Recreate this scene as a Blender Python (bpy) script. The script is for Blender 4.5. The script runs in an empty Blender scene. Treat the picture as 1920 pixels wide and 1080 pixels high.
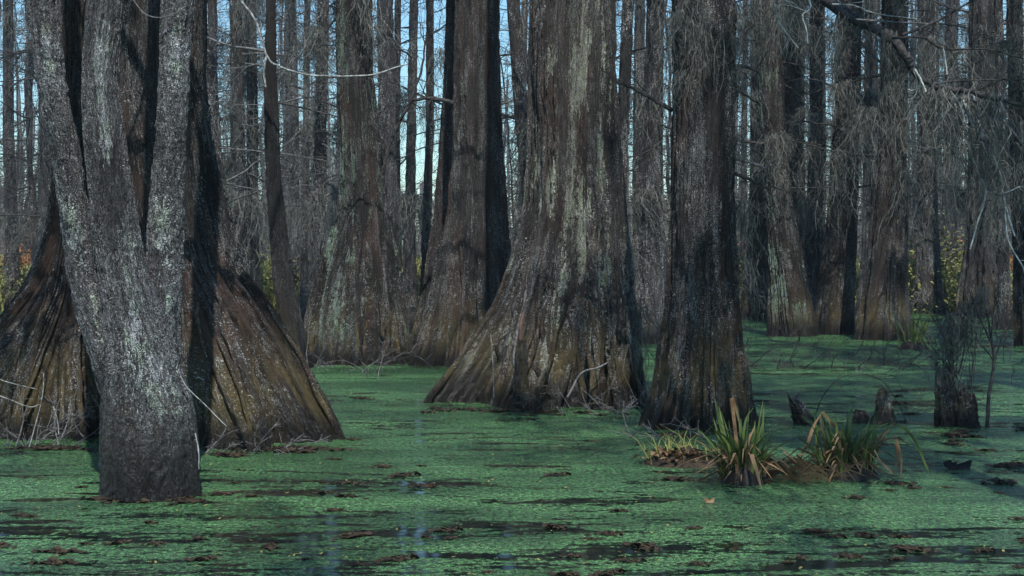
import bpy, math, random
import numpy as np
from mathutils import Vector

# ------------------------------------------------------------------ scene, camera, light
scene = bpy.context.scene
COL = scene.collection
FPX, HOR, CAMZ = 2667.0, 470.0, 1.5           # focal length in photo pixels, horizon row, eye height

cam_data = bpy.data.cameras.new('camera')
cam_data.lens = 50.0
cam_data.sensor_width = 36.0
cam_data.shift_y = -(540.0 - HOR) / 1920.0
cam_data.clip_start = 0.05
cam_data.clip_end = 2000
camera = bpy.data.objects.new('camera', cam_data)
camera.location = (0, 0, CAMZ)
camera.rotation_euler = (math.radians(90), 0, 0)
COL.objects.link(camera)
scene.camera = camera

TO_SUN = Vector((0.12, -0.85, 1.12)).normalized()
SUN_EL = math.asin(TO_SUN.z)
SUN_AZ = math.atan2(TO_SUN.x, TO_SUN.y)
world = bpy.data.worlds.new('World')
scene.world = world
world.use_nodes = True
wn = world.node_tree
wn.nodes.clear()
sky = wn.nodes.new('ShaderNodeTexSky')
sky.sky_type = 'NISHITA'
sky.sun_disc = False
sky.sun_elevation = SUN_EL
sky.sun_rotation = SUN_AZ
sky.air_density = 1.3
sky.dust_density = 0.3
sky.ozone_density = 5.0
bg = wn.nodes.new('ShaderNodeBackground')
bg.inputs['Strength'].default_value = 0.15
wo = wn.nodes.new('ShaderNodeOutputWorld')
tint = wn.nodes.new('ShaderNodeMix')
tint.data_type = 'RGBA'
tint.blend_type = 'MULTIPLY'
tint.inputs[0].default_value = 1.0
tint.inputs[7].default_value = (0.74, 0.95, 1.03, 1)
wn.links.new(sky.outputs[0], tint.inputs[6])
wn.links.new(tint.outputs[2], bg.inputs['Color'])
wn.links.new(bg.outputs[0], wo.inputs['Surface'])

sun_data = bpy.data.lights.new('sun', 'SUN')
sun_data.energy = 5.0
sun_data.angle = math.radians(0.5)
sun_data.color = (1.0, 0.97, 0.93)
sun = bpy.data.objects.new('sun', sun_data)
sun.rotation_euler = TO_SUN.to_track_quat('Z', 'Y').to_euler()
sun.location = (20, -20, 30)
COL.objects.link(sun)

vs = scene.view_settings
vs.view_transform = 'Standard'
vs.look = 'None'
vs.gamma = 1
vs.exposure = 0.1
scene.cycles.max_bounces = 6
scene.cycles.diffuse_bounces = 2
scene.cycles.glossy_bounces = 2
scene.cycles.transmission_bounces = 2
scene.cycles.volume_bounces = 0
scene.cycles.use_denoising = True
scene.cycles.denoising_prefilter = 'ACCURATE'
scene.cycles.sample_clamp_indirect = 4


def P(px, py, Y):
    return np.array([(px - 960.0) / FPX * Y, Y, CAMZ - (py - HOR) / FPX * Y])


# ------------------------------------------------------------------ object helpers
def tag(o, label=None, cat=None, group=None, kind=None):
    if label: o['label'] = label
    if cat: o['category'] = cat
    if group: o['group'] = group
    if kind: o['kind'] = kind
    return o


def thing(name, loc, label, cat, group=None):
    o = bpy.data.objects.new(name, None)
    o.empty_display_size = 0.3
    o.location = loc
    COL.objects.link(o)
    return tag(o, label, cat, group)


def link_mesh(name, me, parent=None, loc=(0, 0, 0)):
    o = bpy.data.objects.new(name, me)
    o.location = loc
    COL.objects.link(o)
    if parent: o.parent = parent
    return o


def mesh_np(name, V, F, mat, smooth=True, attrs=None):
    """V (n,3), F (m,k) index array, k = 3 or 4; or a list of such arrays"""
    V = np.asarray(V, dtype=np.float32)
    Fs = F if isinstance(F, list) else [F]
    loops = np.concatenate([f.reshape(-1) for f in Fs]).astype(np.int32)
    sizes = np.concatenate([np.full(len(f), f.shape[1], np.int32) for f in Fs])
    starts = np.concatenate([[0], np.cumsum(sizes)[:-1]]).astype(np.int32)
    me = bpy.data.meshes.new(name)
    me.vertices.add(len(V))
    me.vertices.foreach_set('co', V.reshape(-1))
    me.loops.add(len(loops))
    me.loops.foreach_set('vertex_index', loops)
    me.polygons.add(len(sizes))
    me.polygons.foreach_set('loop_start', starts)
    me.polygons.foreach_set('loop_total', sizes)
    me.polygons.foreach_set('use_smooth', np.full(len(sizes), smooth, dtype=bool))
    for k, (typ, arr) in (attrs or {}).items():
        a = me.attributes.new(k, typ, 'POINT')
        a.data.foreach_set('vector' if typ == 'FLOAT_VECTOR' else 'value', np.asarray(arr, np.float32).reshape(-1))
    me.update(calc_edges=True)
    me.validate()
    me.materials.append(mat)
    return me


# ------------------------------------------------------------------ noise in numpy
def _hash(ix, iy, iz, seed):
    h = (ix.astype(np.int64) * 374761393 + iy.astype(np.int64) * 668265263 + iz.astype(np.int64) * 2147483647 + seed * 974711) & 0xFFFFFFFF
    h = ((h ^ (h >> 13)) * 1274126177) & 0xFFFFFFFF
    h = ((h ^ (h >> 16)) * 2246822519) & 0xFFFFFFFF
    return ((h ^ (h >> 15)) & 0xFFFFFF) / float(0xFFFFFF)


def vnoise(x, y, z, seed=0):
    ix, iy, iz = np.floor(x), np.floor(y), np.floor(z)
    fx, fy, fz = x - ix, y - iy, z - iz
    fx, fy, fz = [f * f * (3 - 2 * f) for f in (fx, fy, fz)]
    r = 0
    for a in (0, 1):
        wx = fx if a else 1 - fx
        for b in (0, 1):
            wy = fy if b else 1 - fy
            for c in (0, 1):
                wz = fz if c else 1 - fz
                r = r + wx * wy * wz * _hash(ix + a, iy + b, iz + c, seed)
    return r


def fbm(x, y, z, seed=0, octs=3):
    r, a, s = 0, 0.5, 0
    for k in range(octs):
        r = r + a * vnoise(x * 2 ** k, y * 2 ** k, z * 2 ** k, seed + k)
        s += a
        a *= 0.5
    return r / s


# ------------------------------------------------------------------ tubes
class Tubes:
    def __init__(self):
        self.V, self.F, self.n = [], [], 0

    def add(self, pts, rad, k=5):
        pts = np.asarray(pts, float)
        n = len(pts)
        if np.isscalar(rad): rad = np.full(n, rad)
        rad = np.asarray(rad, float)
        t = np.gradient(pts, axis=0)
        t /= np.linalg.norm(t, axis=1)[:, None] + 1e-9
        ref = np.where(np.abs(t[:, 2:3]) > 0.75, np.array([[1.0, 0, 0]]), np.array([[0, 0, 1.0]]))
        if np.abs(t[:, 2]).mean() > 0.6: ref = np.tile([[1.0, 0.02, 0]], (n, 1))
        else: ref = np.tile([[0.03, 0.02, 1.0]], (n, 1))
        u = np.cross(t, ref); u /= np.linalg.norm(u, axis=1)[:, None] + 1e-9
        v = np.cross(t, u)
        a = np.arange(k) / k * 2 * math.pi
        ring = pts[:, None, :] + rad[:, None, None] * (np.cos(a)[None, :, None] * u[:, None, :] + np.sin(a)[None, :, None] * v[:, None, :])
        i = np.arange(n - 1)[:, None] * k
        j = np.arange(k)[None, :]
        j2 = (j + 1) % k
        q = np.stack([i + j, i + j2, i + k + j2, i + k + j], -1).reshape(-1, 4) + self.n
        self.V.append(ring.reshape(-1, 3)); self.F.append(q)
        self.n += n * k

    def ribbon(self, pts, w, side):
        pts = np.asarray(pts, float)
        n = len(pts)
        side = np.asarray(side, float)
        w = np.asarray(w, float)
        if w.ndim == 0: w = np.full(n, float(w))
        L = pts - side[None, :] * w[:, None]
        R = pts + side[None, :] * w[:, None]
        V = np.stack([L, R], 1).reshape(-1, 3)
        i = np.arange(n - 1) * 2
        q = np.stack([i, i + 1, i + 3, i + 2], -1) + self.n
        self.V.append(V); self.F.append(q)
        self.n += 2 * n

    def mesh(self, name, mat, smooth=True):
        return mesh_np(name, np.concatenate(self.V), np.concatenate(self.F), mat, smooth)


def curve(pts, n=16):
    """Catmull-Rom resampling of a polyline"""
    p = np.asarray(pts, float)
    if len(p) < 3:
        t = np.linspace(0, 1, n)[:, None]
        return p[0] * (1 - t) + p[-1] * t
    p = np.vstack([2 * p[0] - p[1], p, 2 * p[-1] - p[-2]])
    out = []
    segs = len(p) - 3
    for u in np.linspace(0, segs - 1e-6, n):
        i = int(u); t = u - i
        a, b, c, d = p[i:i + 4]
        out.append(0.5 * ((2 * b) + (c - a) * t + (2 * a - 5 * b + 4 * c - d) * t * t + (3 * b - a - 3 * c + d) * t ** 3))
    return np.array(out)


def grow(rng, T, p, d, L, r, depth, droop=0.04, wig=0.16, kids=(3, 6), seg=0.22, ratio=0.45, sides=5, rmin=0.0025):
    n = max(4, int(L / seg) + 1)
    d = np.asarray(d, float); d /= np.linalg.norm(d)
    pts, dirs = [np.asarray(p, float)], [d]
    for i in range(n - 1):
        d = d + rng.normal(0, wig, 3) + np.array([0, 0, -droop])
        d /= np.linalg.norm(d)
        pts.append(pts[-1] + d * L / (n - 1)); dirs.append(d)
    f = np.linspace(0, 1, n)
    rad = np.maximum(r * (1 - 0.8 * f), rmin)
    T.add(pts, rad, sides if r > 0.012 else 3)
    if depth > 0:
        for _ in range(rng.integers(*kids) if kids[1] > kids[0] else kids[0]):
            i = int(rng.uniform(0.2, 0.98) * (n - 1))
            q = dirs[i] + rng.normal(0, 0.75, 3)
            q[2] -= droop * 2
            grow(rng, T, pts[i], q, L * ratio * rng.uniform(0.6, 1.3), max(rad[i] * 0.6, rmin), depth - 1,
                 droop, wig * 1.15, kids, seg * 0.7, ratio, 4, rmin)
    return np.array(pts)


# ------------------------------------------------------------------ material helpers
class NT:
    def __init__(self, name):
        self.m = bpy.data.materials.new(name)
        self.m.use_nodes = True
        self.t = self.m.node_tree
        self.t.nodes.clear()
        self.out = self.t.nodes.new('ShaderNodeOutputMaterial')

    def n(self, typ, ins=None, **props):
        nd = self.t.nodes.new(typ)
        for k, v in props.items(): setattr(nd, k, v)
        for k, v in (ins or {}).items(): self.set(nd.inputs[k], v)
        return nd

    def set(self, sock, v):
        if isinstance(v, bpy.types.NodeSocket): self.t.links.new(v, sock)
        elif isinstance(v, tuple) and len(v) == 3 and sock.type == 'RGBA': sock.default_value = (*v, 1)
        else: sock.default_value = v

    def math(self, op, a, b=0.0, c=None, clamp=False):
        nd = self.t.nodes.new('ShaderNodeMath'); nd.operation = op; nd.use_clamp = clamp
        self.set(nd.inputs[0], a); self.set(nd.inputs[1], b)
        if c is not None: self.set(nd.inputs[2], c)
        return nd.outputs[0]

    def ramp(self, fac, lo, hi, a=0.0, b=1.0):
        nd = self.t.nodes.new('ShaderNodeMapRange'); nd.interpolation_type = 'SMOOTHSTEP'
        for i, v in enumerate((fac, lo, hi, a, b)): self.set(nd.inputs[i], v)
        return nd.outputs[0]

    def mix(self, f, a, b, blend='MIX'):
        nd = self.t.nodes.new('ShaderNodeMix'); nd.data_type = 'RGBA'; nd.blend_type = blend
        self.set(nd.inputs[0], f); self.set(nd.inputs[6], a); self.set(nd.inputs[7], b)
        return nd.outputs[2]

    def noise(self, vec, scale, detail=3.0, rough=0.55, dist=0.0):
        nd = self.n('ShaderNodeTexNoise', {'Vector': vec, 'Scale': scale, 'Detail': detail, 'Roughness': rough, 'Distortion': dist})
        return nd.outputs['Fac']

    def scaled(self, vec, s, off=(0, 0, 0)):
        nd = self.n('ShaderNodeMapping', {'Vector': vec, 'Scale': s, 'Location': off})
        return nd.outputs[0]

    def surf(self, color, rough=0.8, bump=None, bstr=0.5, bdist=0.02, spec=0.3, normal=None):
        b = self.n('ShaderNodeBsdfPrincipled', {'Base Color': color, 'Roughness': rough, 'Specular IOR Level': spec})
        if bump is not None:
            bn = self.n('ShaderNodeBump', {'Height': bump, 'Strength': bstr, 'Distance': bdist})
            self.t.links.new(bn.outputs[0], b.inputs['Normal'])
        self.t.links.new(b.outputs[0], self.out.inputs['Surface'])
        return b


def bark_material(name, deep, outer, lichen=0.5, lichen_col=(0.40, 0.47, 0.43), rust=(0.060, 0.034, 0.024), rust_amt=0.5,
                  moss_amt=0.5, side=None, flake=0.85, use_attr=True, fz=0.13, f=1.0, wet=0.34):
    n = NT(name)
    if use_attr:
        co = n.n('ShaderNodeAttribute', attribute_name='bark_co').outputs['Vector']
        bh = n.n('ShaderNodeAttribute', attribute_name='bark_h').outputs['Fac']
    else:
        co = n.n('ShaderNodeTexCoord').outputs['Object']
        bh = None
    info = n.n('ShaderNodeObjectInfo')
    co = n.n('ShaderNodeVectorMath', {0: co, 1: n.scaled(info.outputs['Location'], (3.1, 3.1, 3.1))}, operation='ADD').outputs[0]
    z = n.n('ShaderNodeSeparateXYZ', {0: n.n('ShaderNodeNewGeometry').outputs['Position']}).outputs['Z']
    fib = n.noise(n.scaled(co, (1, 1, fz)), 30 * f, 4, 0.6, 0.4)
    fine = n.noise(n.scaled(co, (1, 1, fz * 1.6)), 120 * f, 3, 0.6)
    big = n.noise(n.scaled(co, (1, 1, 0.35)), 2.3, 3)
    h = fib if bh is None else n.math('ADD', n.math('MULTIPLY', fib, 0.5), n.math('MULTIPLY', bh, 0.5))
    wv = n.n('ShaderNodeVectorMath', {0: n.scaled(co, (1, 1, fz * 1.7)), 1: n.n('ShaderNodeTexNoise', {'Vector': co, 'Scale': 14.0, 'Detail': 2.0}).outputs['Color']}, operation='MULTIPLY_ADD')
    n.set(wv.inputs[0], n.n('ShaderNodeTexNoise', {'Vector': co, 'Scale': 14.0, 'Detail': 2.0}).outputs['Color'])
    n.set(wv.inputs[1], (0.03, 0.03, 0.03)); n.set(wv.inputs[2], n.scaled(co, (1, 1, fz * 1.7)))
    vo = n.n('ShaderNodeTexVoronoi', {'Vector': wv.outputs[0], 'Scale': 31.0 * f, 'Randomness': 1.0})
    cell = n.n('ShaderNodeSeparateColor', {0: vo.outputs['Color']}).outputs[0]
    gap = n.ramp(n.math('ADD', vo.outputs['Distance'], n.math('MULTIPLY', n.math('SUBTRACT', fib, 0.5), -0.5)), 0.44, 0.56)
    c = n.mix(n.ramp(n.math('ADD', n.math('MULTIPLY', h, 0.6), n.math('MULTIPLY', cell, 0.4)), 0.41, 0.62), deep, outer)
    c = n.mix(n.math('MULTIPLY', gap, 0.9), c, (deep[0] * 0.3, deep[1] * 0.3, deep[2] * 0.3))
    c = n.mix(n.math('MULTIPLY', n.ramp(fine, 0.5, 0.68), 0.35), c, (outer[0] * 1.6, outer[1] * 1.6, outer[2] * 1.6))
    c = n.mix(1.0, c, n.mix(n.ramp(n.noise(n.scaled(co, (1, 1, 0.4), (9, 4, 2)), 1.9, 3), 0.36, 0.62), (0.42, 0.41, 0.40), (1.25, 1.25, 1.25)), 'MULTIPLY')
    # rusty inner bark where the outer strips have peeled
    c = n.mix(n.math('MULTIPLY', n.ramp(big, 0.48, 0.66), rust_amt), c, n.mix(fine, rust, (rust[0] * 1.9, rust[1] * 1.8, rust[2] * 1.7)))
    # olive algae on the lower trunk, in streaks
    alg = n.noise(n.scaled(co, (1, 1, 0.2)), 7, 3)
    am = n.math('MULTIPLY', n.math('MULTIPLY', n.ramp(alg, 0.40, 0.56), n.ramp(z, 1.15, 0.15)), moss_amt)
    c = n.mix(am, c, n.mix(fine, (0.050, 0.040, 0.012), (0.21, 0.155, 0.05)))
    # lichen flecks gathered in patches
    fl = n.noise(n.scaled(co, (1, 1, 0.5)), 48 * f, 4, 0.7, 0.5)
    pa = n.noise(n.scaled(co, (1, 1, 0.4)), 3.1, 5, 0.65)
    if side:  # one-sided lichen; on ash and grey cypress it also paints in sunlight
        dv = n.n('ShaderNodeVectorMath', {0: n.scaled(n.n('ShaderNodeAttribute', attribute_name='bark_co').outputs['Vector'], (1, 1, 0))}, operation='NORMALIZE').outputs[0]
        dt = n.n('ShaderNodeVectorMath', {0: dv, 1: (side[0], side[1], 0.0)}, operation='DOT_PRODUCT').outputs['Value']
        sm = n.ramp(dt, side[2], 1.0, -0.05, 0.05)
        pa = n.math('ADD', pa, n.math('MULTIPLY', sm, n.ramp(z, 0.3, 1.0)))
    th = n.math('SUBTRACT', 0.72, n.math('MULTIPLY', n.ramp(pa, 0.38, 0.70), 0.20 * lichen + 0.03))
    lm = n.ramp(n.math('SUBTRACT', fl, th), 0.0, 0.03)
    # pale edges of peeling strips, with their sun glints put into the colour
    pe = n.noise(n.scaled(co, (1, 1, fz * 1.3)), 75 * f, 3, 0.6, 0.6)
    pp = n.noise(n.scaled(co, (1, 1, 0.4), (5, 3, 1)), 4.0, 3)
    pm = n.ramp(n.math('ADD', pe, n.math('MULTIPLY', n.math('SUBTRACT', pp, 0.5), 0.6)), 0.58, 0.65)
    pm = n.math('MAXIMUM', n.math('MULTIPLY', pm, 0.7), n.ramp(n.math('ADD', cell, n.math('MULTIPLY', n.math('SUBTRACT', pp, 0.5), 1.5)), 0.86, 0.92))
    pm = n.math('MULTIPLY', pm, n.math('SUBTRACT', 1.0, gap))
    c = n.mix(n.math('MULTIPLY', pm, flake), c, (0.50, 0.51, 0.49))
    lm = n.math('MULTIPLY', n.math('MULTIPLY', lm, n.ramp(z, 0.15, 0.6)), n.math('SUBTRACT', 1.0, n.math('MULTIPLY', gap, 0.9)))
    tint = n.noise(co, 9, 2)
    lc = n.mix(n.ramp(tint, 0.4, 0.65), lichen_col, (lichen_col[0] * 0.82, lichen_col[1] * 0.93, lichen_col[2] * 0.72))
    c = n.mix(n.math('MULTIPLY', lm, min(1.0, 0.55 + 0.4 * lichen)), c, lc)
    # soaked band at the waterline
    wn_ = n.noise(n.scaled(co, (1, 1, 0.3)), 9, 3)
    wm = n.ramp(n.math('ADD', z, n.math('MULTIPLY', wn_, -0.16)), wet, 0.0)
    c = n.mix(n.math('MULTIPLY', wm, 0.9), c, (0.010, 0.008, 0.007))
    rough = n.math('SUBTRACT', 0.88, n.math('MULTIPLY', wm, 0.35))
    hh = n.math('ADD', fib, n.math('MULTIPLY', fine, 0.4))
    hh = n.math('ADD', hh, n.math('MULTIPLY', lm, 0.25))
    hh = n.math('ADD', hh, n.math('SUBTRACT', n.math('MULTIPLY', cell, 0.8), n.math('MULTIPLY', gap, 0.9)))
    n.surf(c, n.math('SUBTRACT', rough, 0.12), hh, 1.0, 0.03 / f ** 0.5, 0.4)
    return n.m


def plain_material(name, a, b, scale=20, rough=0.8, stretch=(1, 1, 1), bump=0.3, spec=0.25):
    n = NT(name)
    co = n.scaled(n.n('ShaderNodeTexCoord').outputs['Object'], stretch)
    f = n.noise(co, scale, 4)
    c = n.mix(n.ramp(f, 0.35, 0.65), a, b)
    n.surf(c, rough, f, bump, 0.01, spec)
    return n.m


M = {}
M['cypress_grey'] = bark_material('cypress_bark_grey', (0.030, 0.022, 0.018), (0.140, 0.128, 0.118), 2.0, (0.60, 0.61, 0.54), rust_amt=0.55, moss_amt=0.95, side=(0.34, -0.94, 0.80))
M['cypress_brown'] = bark_material('cypress_bark_brown', (0.026, 0.018, 0.014), (0.079, 0.069, 0.062), 0.70, (0.36, 0.45, 0.40), rust_amt=0.75, moss_amt=0.95)
M['cypress_dark'] = bark_material('cypress_bark_dark', (0.016, 0.013, 0.011), (0.056, 0.051, 0.048), 0.75, (0.33, 0.43, 0.39), rust_amt=0.55, moss_amt=0.95)
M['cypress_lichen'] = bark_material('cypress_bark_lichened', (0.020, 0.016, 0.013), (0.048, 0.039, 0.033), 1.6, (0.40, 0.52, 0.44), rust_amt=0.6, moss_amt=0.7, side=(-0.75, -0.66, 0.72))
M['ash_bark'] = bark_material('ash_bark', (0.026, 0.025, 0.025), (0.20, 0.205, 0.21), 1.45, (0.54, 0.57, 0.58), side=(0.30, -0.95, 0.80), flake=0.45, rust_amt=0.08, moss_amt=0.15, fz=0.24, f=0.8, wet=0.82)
M['black_bark'] = bark_material('black_bark', (0.010, 0.009, 0.008), (0.032, 0.029, 0.027), 0.3, (0.20, 0.24, 0.22), rust_amt=0.2, moss_amt=0.3, flake=0.2)
M['far_bark'] = bark_material('far_bark', (0.036, 0.037, 0.040), (0.14, 0.143, 0.15), 0.6, (0.24, 0.28, 0.27), rust_amt=0.35, moss_amt=0.3, use_attr=False, f=0.5)
M['far_brown'] = bark_material('far_brown_bark', (0.026, 0.023, 0.023), (0.10, 0.094, 0.092), 0.5, (0.24, 0.28, 0.27), rust_amt=0.45, moss_amt=0.3, use_attr=False, f=0.5)
M['twig_dark'] = plain_material('dark_twig', (0.020, 0.018, 0.017), (0.060, 0.057, 0.055), 30)
M['twig_grey'] = plain_material('grey_twig', (0.070, 0.067, 0.066), (0.18, 0.175, 0.17), 30)
M['twig_pale'] = plain_material('pale_twig', (0.13, 0.13, 0.125), (0.42, 0.43, 0.41), 25)
M['moss'] = plain_material('spanish_moss', (0.075, 0.076, 0.066), (0.165, 0.166, 0.148), 14, 0.95, bump=0)
M['root_red'] = plain_material('red_root', (0.055, 0.032, 0.023), (0.15, 0.085, 0.058), 18, 0.7, (1, 1, 0.3))
M['blade_green'] = plain_material('green_blade', (0.038, 0.070, 0.016), (0.12, 0.165, 0.04), 6, 0.5, bump=0, spec=0.4)
M['blade_dead'] = plain_material('dead_blade', (0.11, 0.06, 0.028), (0.30, 0.19, 0.10), 8, 0.7, bump=0)
M['leaf_yellow'] = plain_material('yellow_leaf', (0.13, 0.125, 0.035), (0.25, 0.23, 0.075), 10, 0.6, bump=0)
M['leaf_orange'] = plain_material('orange_leaf', (0.24, 0.085, 0.03), (0.42, 0.19, 0.07), 10, 0.7, bump=0)
M['leaf_olive'] = plain_material('olive_leaf', (0.09, 0.10, 0.025), (0.30, 0.29, 0.09), 10, 0.6, bump=0)
M['litter'] = plain_material('leaf_litter', (0.014, 0.011, 0.007), (0.050, 0.035, 0.020), 30, 0.8)
M['litter_wet'] = plain_material('wet_root_mat', (0.007, 0.006, 0.005), (0.020, 0.015, 0.011), 40, 0.6)
M['root_bark'] = bark_material('root_bark', (0.045, 0.026, 0.016), (0.20, 0.145, 0.10), 0.5, (0.40, 0.42, 0.36), rust=(0.085, 0.05, 0.03), rust_amt=0.7, moss_amt=0.9, use_attr=False, fz=0.3, f=0.8, wet=0.16)
M['twig_white'] = plain_material('sunlit_twig', (0.26, 0.27, 0.26), (0.58, 0.60, 0.57), 25)  # sunlight on the drooping twigs put into their near-white colour
M['rotten'] = bark_material('rotten_wood', (0.016, 0.013, 0.011), (0.085, 0.079, 0.075), 0.55, (0.26, 0.32, 0.29), rust_amt=0.3, moss_amt=0.6, wet=0.10)


# ------------------------------------------------------------------ trunks with buttresses
def smooth1(a, k):
    if k < 1: return a
    w = np.hanning(2 * k + 3); w /= w.sum()
    ap = np.concatenate([np.full(k + 1, a[0]), a, np.full(k + 1, a[-1])])
    return np.convolve(ap, w, 'valid')


def trunk_mesh(name, rows, Y, base, mat, nth=300, dz=0.012, z_top=12.0, front=0.85, lobes=9, lobe_amp=0.42, seed=1, bark=0.014,
               style='cypress', zmin=-0.35, lean=(0, 0), jag=0.0, flute=0.05, yoff=None, top_taper=0.55, lobe_sharp=1.0, fold=1.0, ribs=26, rib_amp=0.36):
    """rows (py, left px, centre px, right px), top to bottom, measured at depth Y; base = world base point (origin of the mesh)"""
    rng = np.random.default_rng(seed)
    rw = np.array(rows, float)[::-1]
    s = Y / FPX
    zr = CAMZ - (rw[:, 0] - HOR) * s
    xc, rl, rr = (rw[:, 2] - 960) * s, (rw[:, 2] - rw[:, 1]) * s, (rw[:, 3] - rw[:, 2]) * s
    yc = np.full(len(zr), Y) if yoff is None else Y + np.array(yoff, float)[::-1]
    z_vis = zr[-1]
    zlist = np.arange(zmin, min(z_vis + 0.3, z_top), dz)
    if z_top > z_vis + 0.4:
        zlist = np.concatenate([zlist, np.linspace(z_vis + 0.32, z_top, 40)])
    z = zlist
    # extend past the rows
    zr2 = np.concatenate([[zmin - 0.01], zr, [max(z_top, z_vis + 0.05)]])
    slope = (xc[-1] - xc[-2]) / max(zr[-1] - zr[-2], 1e-3)
    rise = max(z_top - z_vis, 0.05)
    def ext(a, lo, hi): return np.concatenate([[lo], a, [hi]])
    k = int(0.10 / dz)
    XC = smooth1(np.interp(z, zr2, ext(xc, xc[0], xc[-1] + slope * rise * 0.6 + lean[0])), k)
    YC = smooth1(np.interp(z, zr2, ext(yc, yc[0], yc[-1] + lean[1])), k)
    tp = top_taper if z_top > z_vis + 0.4 else 0.97
    RL = smooth1(np.interp(z, zr2, ext(rl, rl[0] * 1.12, rl[-1] * tp)), k)
    RR = smooth1(np.interp(z, zr2, ext(rr, rr[0] * 1.12, rr[-1] * tp)), k)
    rt = (rl[-1] + rr[-1]) / 2
    rb = max((rl[0] + rr[0]) / 2, rt * 1.02)
    flare = np.clip(((RL + RR) / 2 - rt) / (rb - rt + 1e-6), 0, 1)
    RF = np.minimum((RL + RR) * 0.5, rt) + np.maximum(rb * front - rt, 0) * flare ** 1.5
    # buttress lobes
    la = np.arange(lobes) / lobes * 2 * math.pi + rng.uniform(-0.3, 0.3, lobes) * (2 * math.pi / lobes)
    la[0] = 0.0
    la[np.argmin(np.abs((la - math.pi)))] = math.pi
    lw = (2 * math.pi / lobes) * rng.uniform(0.26, 0.42, lobes) * lobe_sharp
    lhh = rng.uniform(0.6, 1.0, lobes)
    lhh[(la == 0.0) | (la == math.pi)] = 1.0

    def outline(TH, rl_, rr_, rf_, fl_):
        c, sn = np.cos(TH), np.sin(TH)
        r = rr_ * np.maximum(c, 0) ** 2 + rl_ * np.maximum(-c, 0) ** 2 + rf_ * sn ** 2
        m = np.zeros_like(r)
        for a, w, hh in zip(la, lw, lhh):
            d = (TH - a + math.pi) % (2 * math.pi) - math.pi
            m = np.maximum(m, hh * np.exp(-np.abs(d / w) ** 1.6))
        return r * (1 - (lobe_amp * fl_ ** 0.65 + flute) * (0.9 - m))

    # sample the ring evenly along the foot, so that the fins get their share of the mesh
    fi = int(np.argmin(np.abs(z - 0.15)))
    tf = np.arange(4001) / 4000 * 2 * math.pi + math.pi / 2
    rfoot = outline(tf, RL[fi], RR[fi], RF[fi], flare[fi])
    seg_ = np.sqrt(rfoot ** 2 + np.gradient(rfoot, tf) ** 2)
    cumf = np.concatenate([[0], np.cumsum((seg_[1:] + seg_[:-1]) / 2)])
    cumf = cumf / cumf[-1] * 2 * math.pi
    t01 = np.arange(nth) / nth * 2 * math.pi
    th = np.interp(t01, 0.4 * (tf - math.pi / 2) + 0.6 * cumf, tf)
    cum = np.interp(th, tf, cumf)
    TH, Z = np.meshgrid(th, z)
    drift = 0.05 * (fbm(Z * 0.9, Z * 0 + 3.3, TH * 0, seed, 2) - 0.5)
    R = outline(TH + drift, RL[:, None], RR[:, None], RF[:, None], flare[:, None])
    # finer flutes and lumps (spaced evenly along the foot)
    Rm = rt * 1.1
    cx, cy = np.cos(TH) * Rm, np.sin(TH) * Rm
    # fibres fan out with the buttresses: even round the top, even along the foot
    w_ = np.clip(flare, 0, 1)[:, None] ** 0.5
    UU = TH * (1 - w_) + (cum + math.pi / 2)[None, :] * w_
    Rc = rt ** 0.2 * max(seg_.mean(), rt) ** 0.8
    ph = ribs * (UU + 0.5 * (vnoise(np.cos(UU) * 2.2, np.sin(UU) * 2.2, Z * 0.25, seed + 51) - 0.5) * 2) + 3.2 * fbm(np.cos(UU) * 3, np.sin(UU) * 3, Z * 1.3, seed + 53, 3)
    rib = np.abs(np.sin(ph / 2)) ** 0.75
    deep_ = 0.5 + vnoise(np.cos(UU) * 4, np.sin(UU) * 4, Z * 0.7, seed + 57)
    fx, fy = np.cos(UU) * Rc, np.sin(UU) * Rc
    D = -fold * Rc * (0.012 + 0.30 * rib_amp * flare[:, None] ** 0.8) * deep_ * (1 - rib)
    fo = 1 - np.abs(2 * vnoise(fx * 5.5 + 0.3 * np.sin(Z * 1.7), fy * 5.5, Z * 1.0, seed + 11) - 1)
    fo2 = 1 - np.abs(2 * vnoise(fx * 12, fy * 12, Z * 1.0, seed + 13) - 1)
    fk = fold * flare[:, None] ** 0.8
    D = D - Rc * ((0.02 + 0.13 * fk) * (1 - fo) ** 1.3 + (0.010 + 0.07 * fk) * (1 - fo2) ** 1.3)
    D = np.maximum(D, -0.16 * Rc) + 0.03 * Rc * fk
    R = R + 0.05 * rt / 0.4 * (fbm(cx * 3, cy * 3, Z * 2.2, seed + 17, 2) - 0.5)
    # keep the measured silhouette after the folding
    eR, eL = np.maximum((R * np.cos(TH)).max(1), 1e-3), np.maximum((-R * np.cos(TH)).max(1), 1e-3)
    qR, qL = smooth1(RR / eR, 6)[:, None], smooth1(RL / eL, 6)[:, None]
    cr = np.cos(TH)
    qm = (qR + qL) / 2
    R = R * (qm + np.where(cr > 0, qR - qm, qL - qm) * np.abs(cr) ** 1.2)
    flx, fly = cx, cy
    cx, cy = fx, fy
    if style == 'cypress':
        wob = 0.05 * (vnoise(cx * 6, cy * 6, Z * 3, seed + 5) - 0.5)
        b1 = 1 - np.abs(2 * vnoise((cx + wob) * 20, (cy + wob) * 20, Z * 3.0, seed + 21) - 1)
        b2 = 1 - np.abs(2 * vnoise((cx + wob) * 55, (cy + wob) * 55, Z * 9, seed + 23) - 1)
        b3 = vnoise(cx * 30, cy * 30, Z * 14, seed + 29)
        bh = 0.5 * b1 + 0.3 * b2 + 0.2 * b3
    else:
        wob = 0.03 * (vnoise(cx * 9, cy * 9, Z * 7, seed + 5) - 0.5)
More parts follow.
